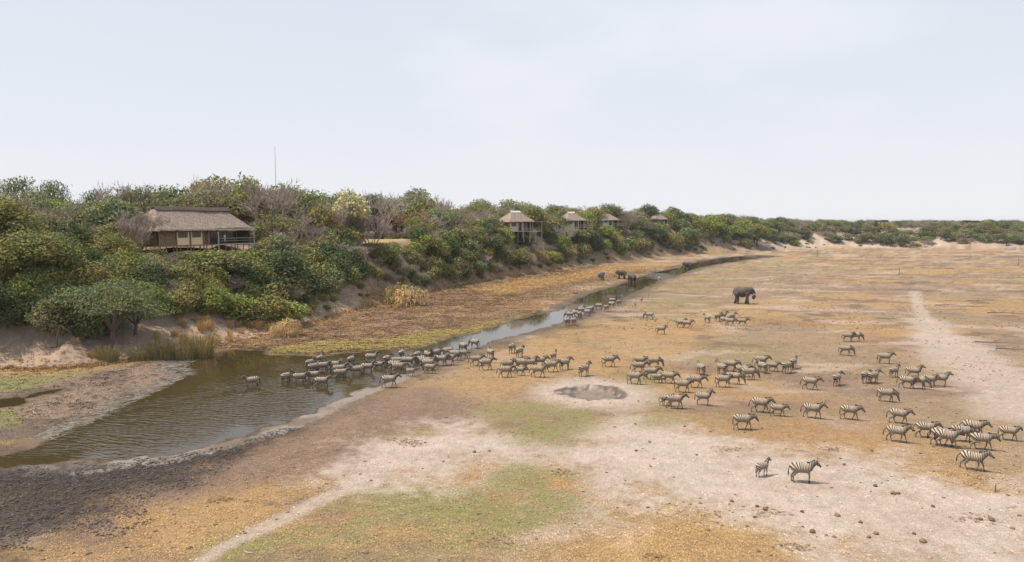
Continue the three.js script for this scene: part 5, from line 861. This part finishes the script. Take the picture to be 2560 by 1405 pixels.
{ // reed clumps and straw on the foot of the bank
  const mk = (n, seed, hgt, spread, fall) => { const s = new Soup(), r = mulberry(seed); for (let i = 0; i < n; i++) { const a = r() * 6.2832, q = Math.sqrt(r()) * spread, h = hgt * (0.45 + 0.65 * r()), lean = fall * (0.3 + r()), k = 0.65 + 0.6 * r(), w = 0.018 + 0.014 * r(), x = Math.cos(a) * q, z = Math.sin(a) * q, b = r() * 6.28, ex = x + Math.cos(a) * lean * h, ez = z + Math.sin(a) * lean * h; s.tri([x - Math.cos(b) * w, -0.05, z - Math.sin(b) * w], [x + Math.cos(b) * w, -0.05, z + Math.sin(b) * w], [(x + ex) / 2, h * 0.7, (z + ez) / 2], [k, k * 0.97, k * 0.92]); s.tri([(x + ex) / 2 - Math.cos(b) * w, h * 0.62, (z + ez) / 2 - Math.sin(b) * w], [(x + ex) / 2 + Math.cos(b) * w, h * 0.62, (z + ez) / 2 + Math.sin(b) * w], [ex, h * (1 - lean * 0.3), ez], [k, k * 0.97, k * 0.92]); } return s.geo(); };
  const tall = [mk(420, 1, 1.9, 0.9, 0.35), mk(420, 2, 1.6, 1.0, 0.5)], thin = [mk(120, 3, 1.7, 0.4, 0.25), mk(140, 4, 1.3, 0.5, 0.4)], reedGreen = leafMat(0.28, 0.235, 0.11), reedGold = leafMat(0.46, 0.32, 0.15), r = mulberry(31), list = [];
  for (const [x, y, s, m] of [[-43.5, 93.5, 1.5, 0], [-41.5, 94.5, 1.7, 0], [-39.8, 96, 1.8, 0], [-45.5, 92.5, 1.3, 0], [-48.8, 90.8, 1.2, 0]]) list.push([x, y, tall[list.length % 2], m, s]);
  for (let i = 0; i < 64; i++) { const s = sAt(-52, 90) + r() * 46, t = 0.05 + 0.5 * r(), [fx] = onBank(s, 0), [x, y] = onBank(s, faceAt(fx) * t); list.push([x, y, i % 3 ? thin[i % 2] : tall[i % 2], 1, 0.5 + 0.6 * r()]); }
  list.sort((a, b) => a[0] / a[1] - b[0] / b[1]); let gi = 0, si = 0;
  for (const [x, y, geo, m, s] of list) { const o = new THREE.Mesh(geo, m ? reedGold : reedGreen); o.position.set(x, hAt(x, y), -y); o.rotation.y = r() * 6; o.scale.set(s, s, s); top(m ? 'straw_tuft' : 'reed_clump', o, m ? `golden dry reed tuft at the foot of the bank, ${ORD(si++)} from left` : `large olive reed clump at the water edge, ${ORD(gi++)} from left`, m ? 'grass tuft' : 'reeds', m ? 'dry reed tufts under the bank' : 'reed clumps at the water'); }
}
function scatter(name, label, geo, mat, n, f, cat = 'litter') {
  const m = new THREE.InstancedMesh(geo, mat, n), M = new THREE.Matrix4(), Q = new THREE.Quaternion(), E = new THREE.Euler(), cc = new THREE.Color(); let k = 0, guard = 0; m.instanceColor = new THREE.InstancedBufferAttribute(new Float32Array(n * 3), 3);
  while (k < n && guard++ < n * 25) { const s = f(); if (!s) continue; E.set(s.tx ?? 0, s.turn, s.tz ?? 0); Q.setFromEuler(E); M.compose(V(s.x, s.h, -s.y), Q, V(s.w, s.t, s.w)); m.setMatrixAt(k, M); cc.setRGB(...s.c); m.setColorAt(k, cc); k++; }
  m.count = k; top(name, m, label, cat, null, 'stuff');
}
const plain = new THREE.MeshStandardMaterial({ color: 0xffffff, roughness: 1, side: THREE.DoubleSide });
{
  const tuft = (n, seed, hgt, sp) => { const s = new Soup(), r = mulberry(seed); for (let i = 0; i < n; i++) { const a = r() * 6.28, q = r() * sp, x = Math.cos(a) * q, z = Math.sin(a) * q, w = 0.035, h = hgt * (0.4 + r() * 0.7), b = r() * 6.28, l = 0.5 * r(); s.tri([x - Math.cos(b) * w, 0, z - Math.sin(b) * w], [x + Math.cos(b) * w, 0, z + Math.sin(b) * w], [x + Math.cos(a) * l * 0.4, h, z + Math.sin(a) * l * 0.4], [1, 1, 1]); } const g = s.geo(); g.deleteAttribute('color'); return g; };
  const clump = tuft(14, 5, 0.22, 0.16), short = tuft(9, 6, 0.08, 0.14), r = mulberry(55), o = {}, c = [0, 0, 0];
  const near = (lo, hi) => { const y = lo * Math.pow(hi / lo, r()), a = (r() - 0.5) * 1.44; return [a * y, y]; };
  // short dry grass over the plain takes the colour of the patch it grows in
  scatter('dry_grass', 'short dry grass covering the river bed plain', short, plain, 60000, () => { const [x, y] = near(36, 130); const h = landHeight(x, y, o); if (o.d > -1 || o.water > -1.2) return null; landColour(x, y, o, c); const lum = c[0] + c[1] + c[2]; if (c[0] / c[2] < 1.75 && r() < 0.93) return null; const k = 1.0 + 0.5 * r(), q = 0.5 + r() * 0.8; return { x, y, h: h - 0.005, turn: r() * 6.28, w: q, t: q * (0.25 + 0.4 * r()), c: [c[0] * k * 1.01, c[1] * k, c[2] * k * 0.95] }; }, 'grass');
  // matted drying weed on the flats and straw on the slope above it
  scatter('drying_weed', 'matted brown drying water weed on the flats below the bank', clump, plain, 48000, () => { const [x, y] = near(62, 300); const h = landHeight(x, y, o); if (o.water > -0.3 || o.d > 6 || o.d < -34 || x > 70 || !nearShore(x, y)) return null; if (y < 97 && o.d < -0.5 && r() < 0.9) return null; if (o.d > 1 && (r() < 0.55 || (x < -40 && r() < 0.8))) return null; landColour(x, y, o, c); const k = 0.85 + 0.95 * r(), q = (0.5 + r() * 0.9) * (y > 150 ? 1.4 : 1); return { x, y, h: h - 0.03, turn: r() * 6.28, w: q * 1.7, t: q * (o.d > 0 ? 0.9 : 0.5), c: [c[0] * k * 1.03, c[1] * k, c[2] * k * 0.95] }; }, 'weed');
  scatter('floating_straw', 'pale dead reed stalks lying along the water edge by the mud spit', new THREE.BoxGeometry(0.9, 0.02, 0.025), plain, 900, () => { const x = -58 + r() * 22, y = 54 + r() * 40, s = polySd(RIVER, x, y); if (s < -1.2 || s > 1.6 + r() * 1.5 || !nearShore(x, y)) return null; const k = 0.25 + 0.22 * r(); return { x, y, h: Math.max(hAt(x, y), -0.03) + 0.012 + 0.02 * r(), turn: 0.5 + (r() - 0.5) * 1.9, w: 0.4 + 0.9 * r(), t: 1, c: [k, k * 0.9, k * 0.72] }; });
  // droppings and clods over the plain
  const clod = new THREE.DodecahedronGeometry(0.07, 0); clod.scale(1.3, 0.6, 1);
  scatter('scattered_droppings', 'small dark droppings and clods strewn over the plain', clod, plain, 7000, () => { const [x, y] = near(36, 330); const h = landHeight(x, y, o); if (o.d > -2 || o.water > -2 || (nearShore(x, y) && x < 60)) return null; const v = fbm(x * 0.15 + 8, y * 0.15, 3); if (v < 0.5 && r() < 0.85) return null; if (y < 80 && r() < 0.85) return null; const q = 0.22 + Math.pow(r(), 4) * 1.5 + (y > 120 ? 0.9 : 0), k = 0.06 + 0.1 * r(); return { x, y, h: h + 0.015, turn: r() * 6.28, w: q, t: q * 0.9, c: [k * 1.15, k * 0.85, k * 0.62] }; });
  scatter('mud_clods', 'dark trampled clods of mud along the near shore', clod, plain, 6000, () => { const x = -46 + r() * 44, y = 38 + r() * 30; if (polySd(ZONES.mud, x, y) + (fbm(x * 0.33, y * 0.33, 2) - 0.5) * 7 < -1.5) return null; const h = landHeight(x, y, o); if (o.water > -0.4) return null; const q = 0.3 + 1.5 * r() * r(), k = 0.04 + 0.035 * r(); return { x, y, h: h + 0.01, turn: r() * 6.28, w: q, t: q, c: [k * 1.12, k * 0.95, k * 0.82] }; });
  // patches of old dung and torn grass
  scatter('torn_grass', 'patches of torn grass and broken dung on the sand', clump, plain, 1000, () => { const p = LITTER[Math.floor(r() * LITTER.length)], a = r() * 6.28, q = Math.pow(r(), 0.7) * p[2], x = p[0] + Math.cos(a) * q * 1.4, y = p[1] + Math.sin(a) * q, k = 0.6 + 0.7 * r(), w = 0.25 + 0.4 * r(); return { x, y, h: hAt(x, y) - 0.01, turn: r() * 6.28, w, t: w * 0.6, c: [0.30 * k, 0.20 * k, 0.11 * k] }; });
}


renderer.render(scene, camera);
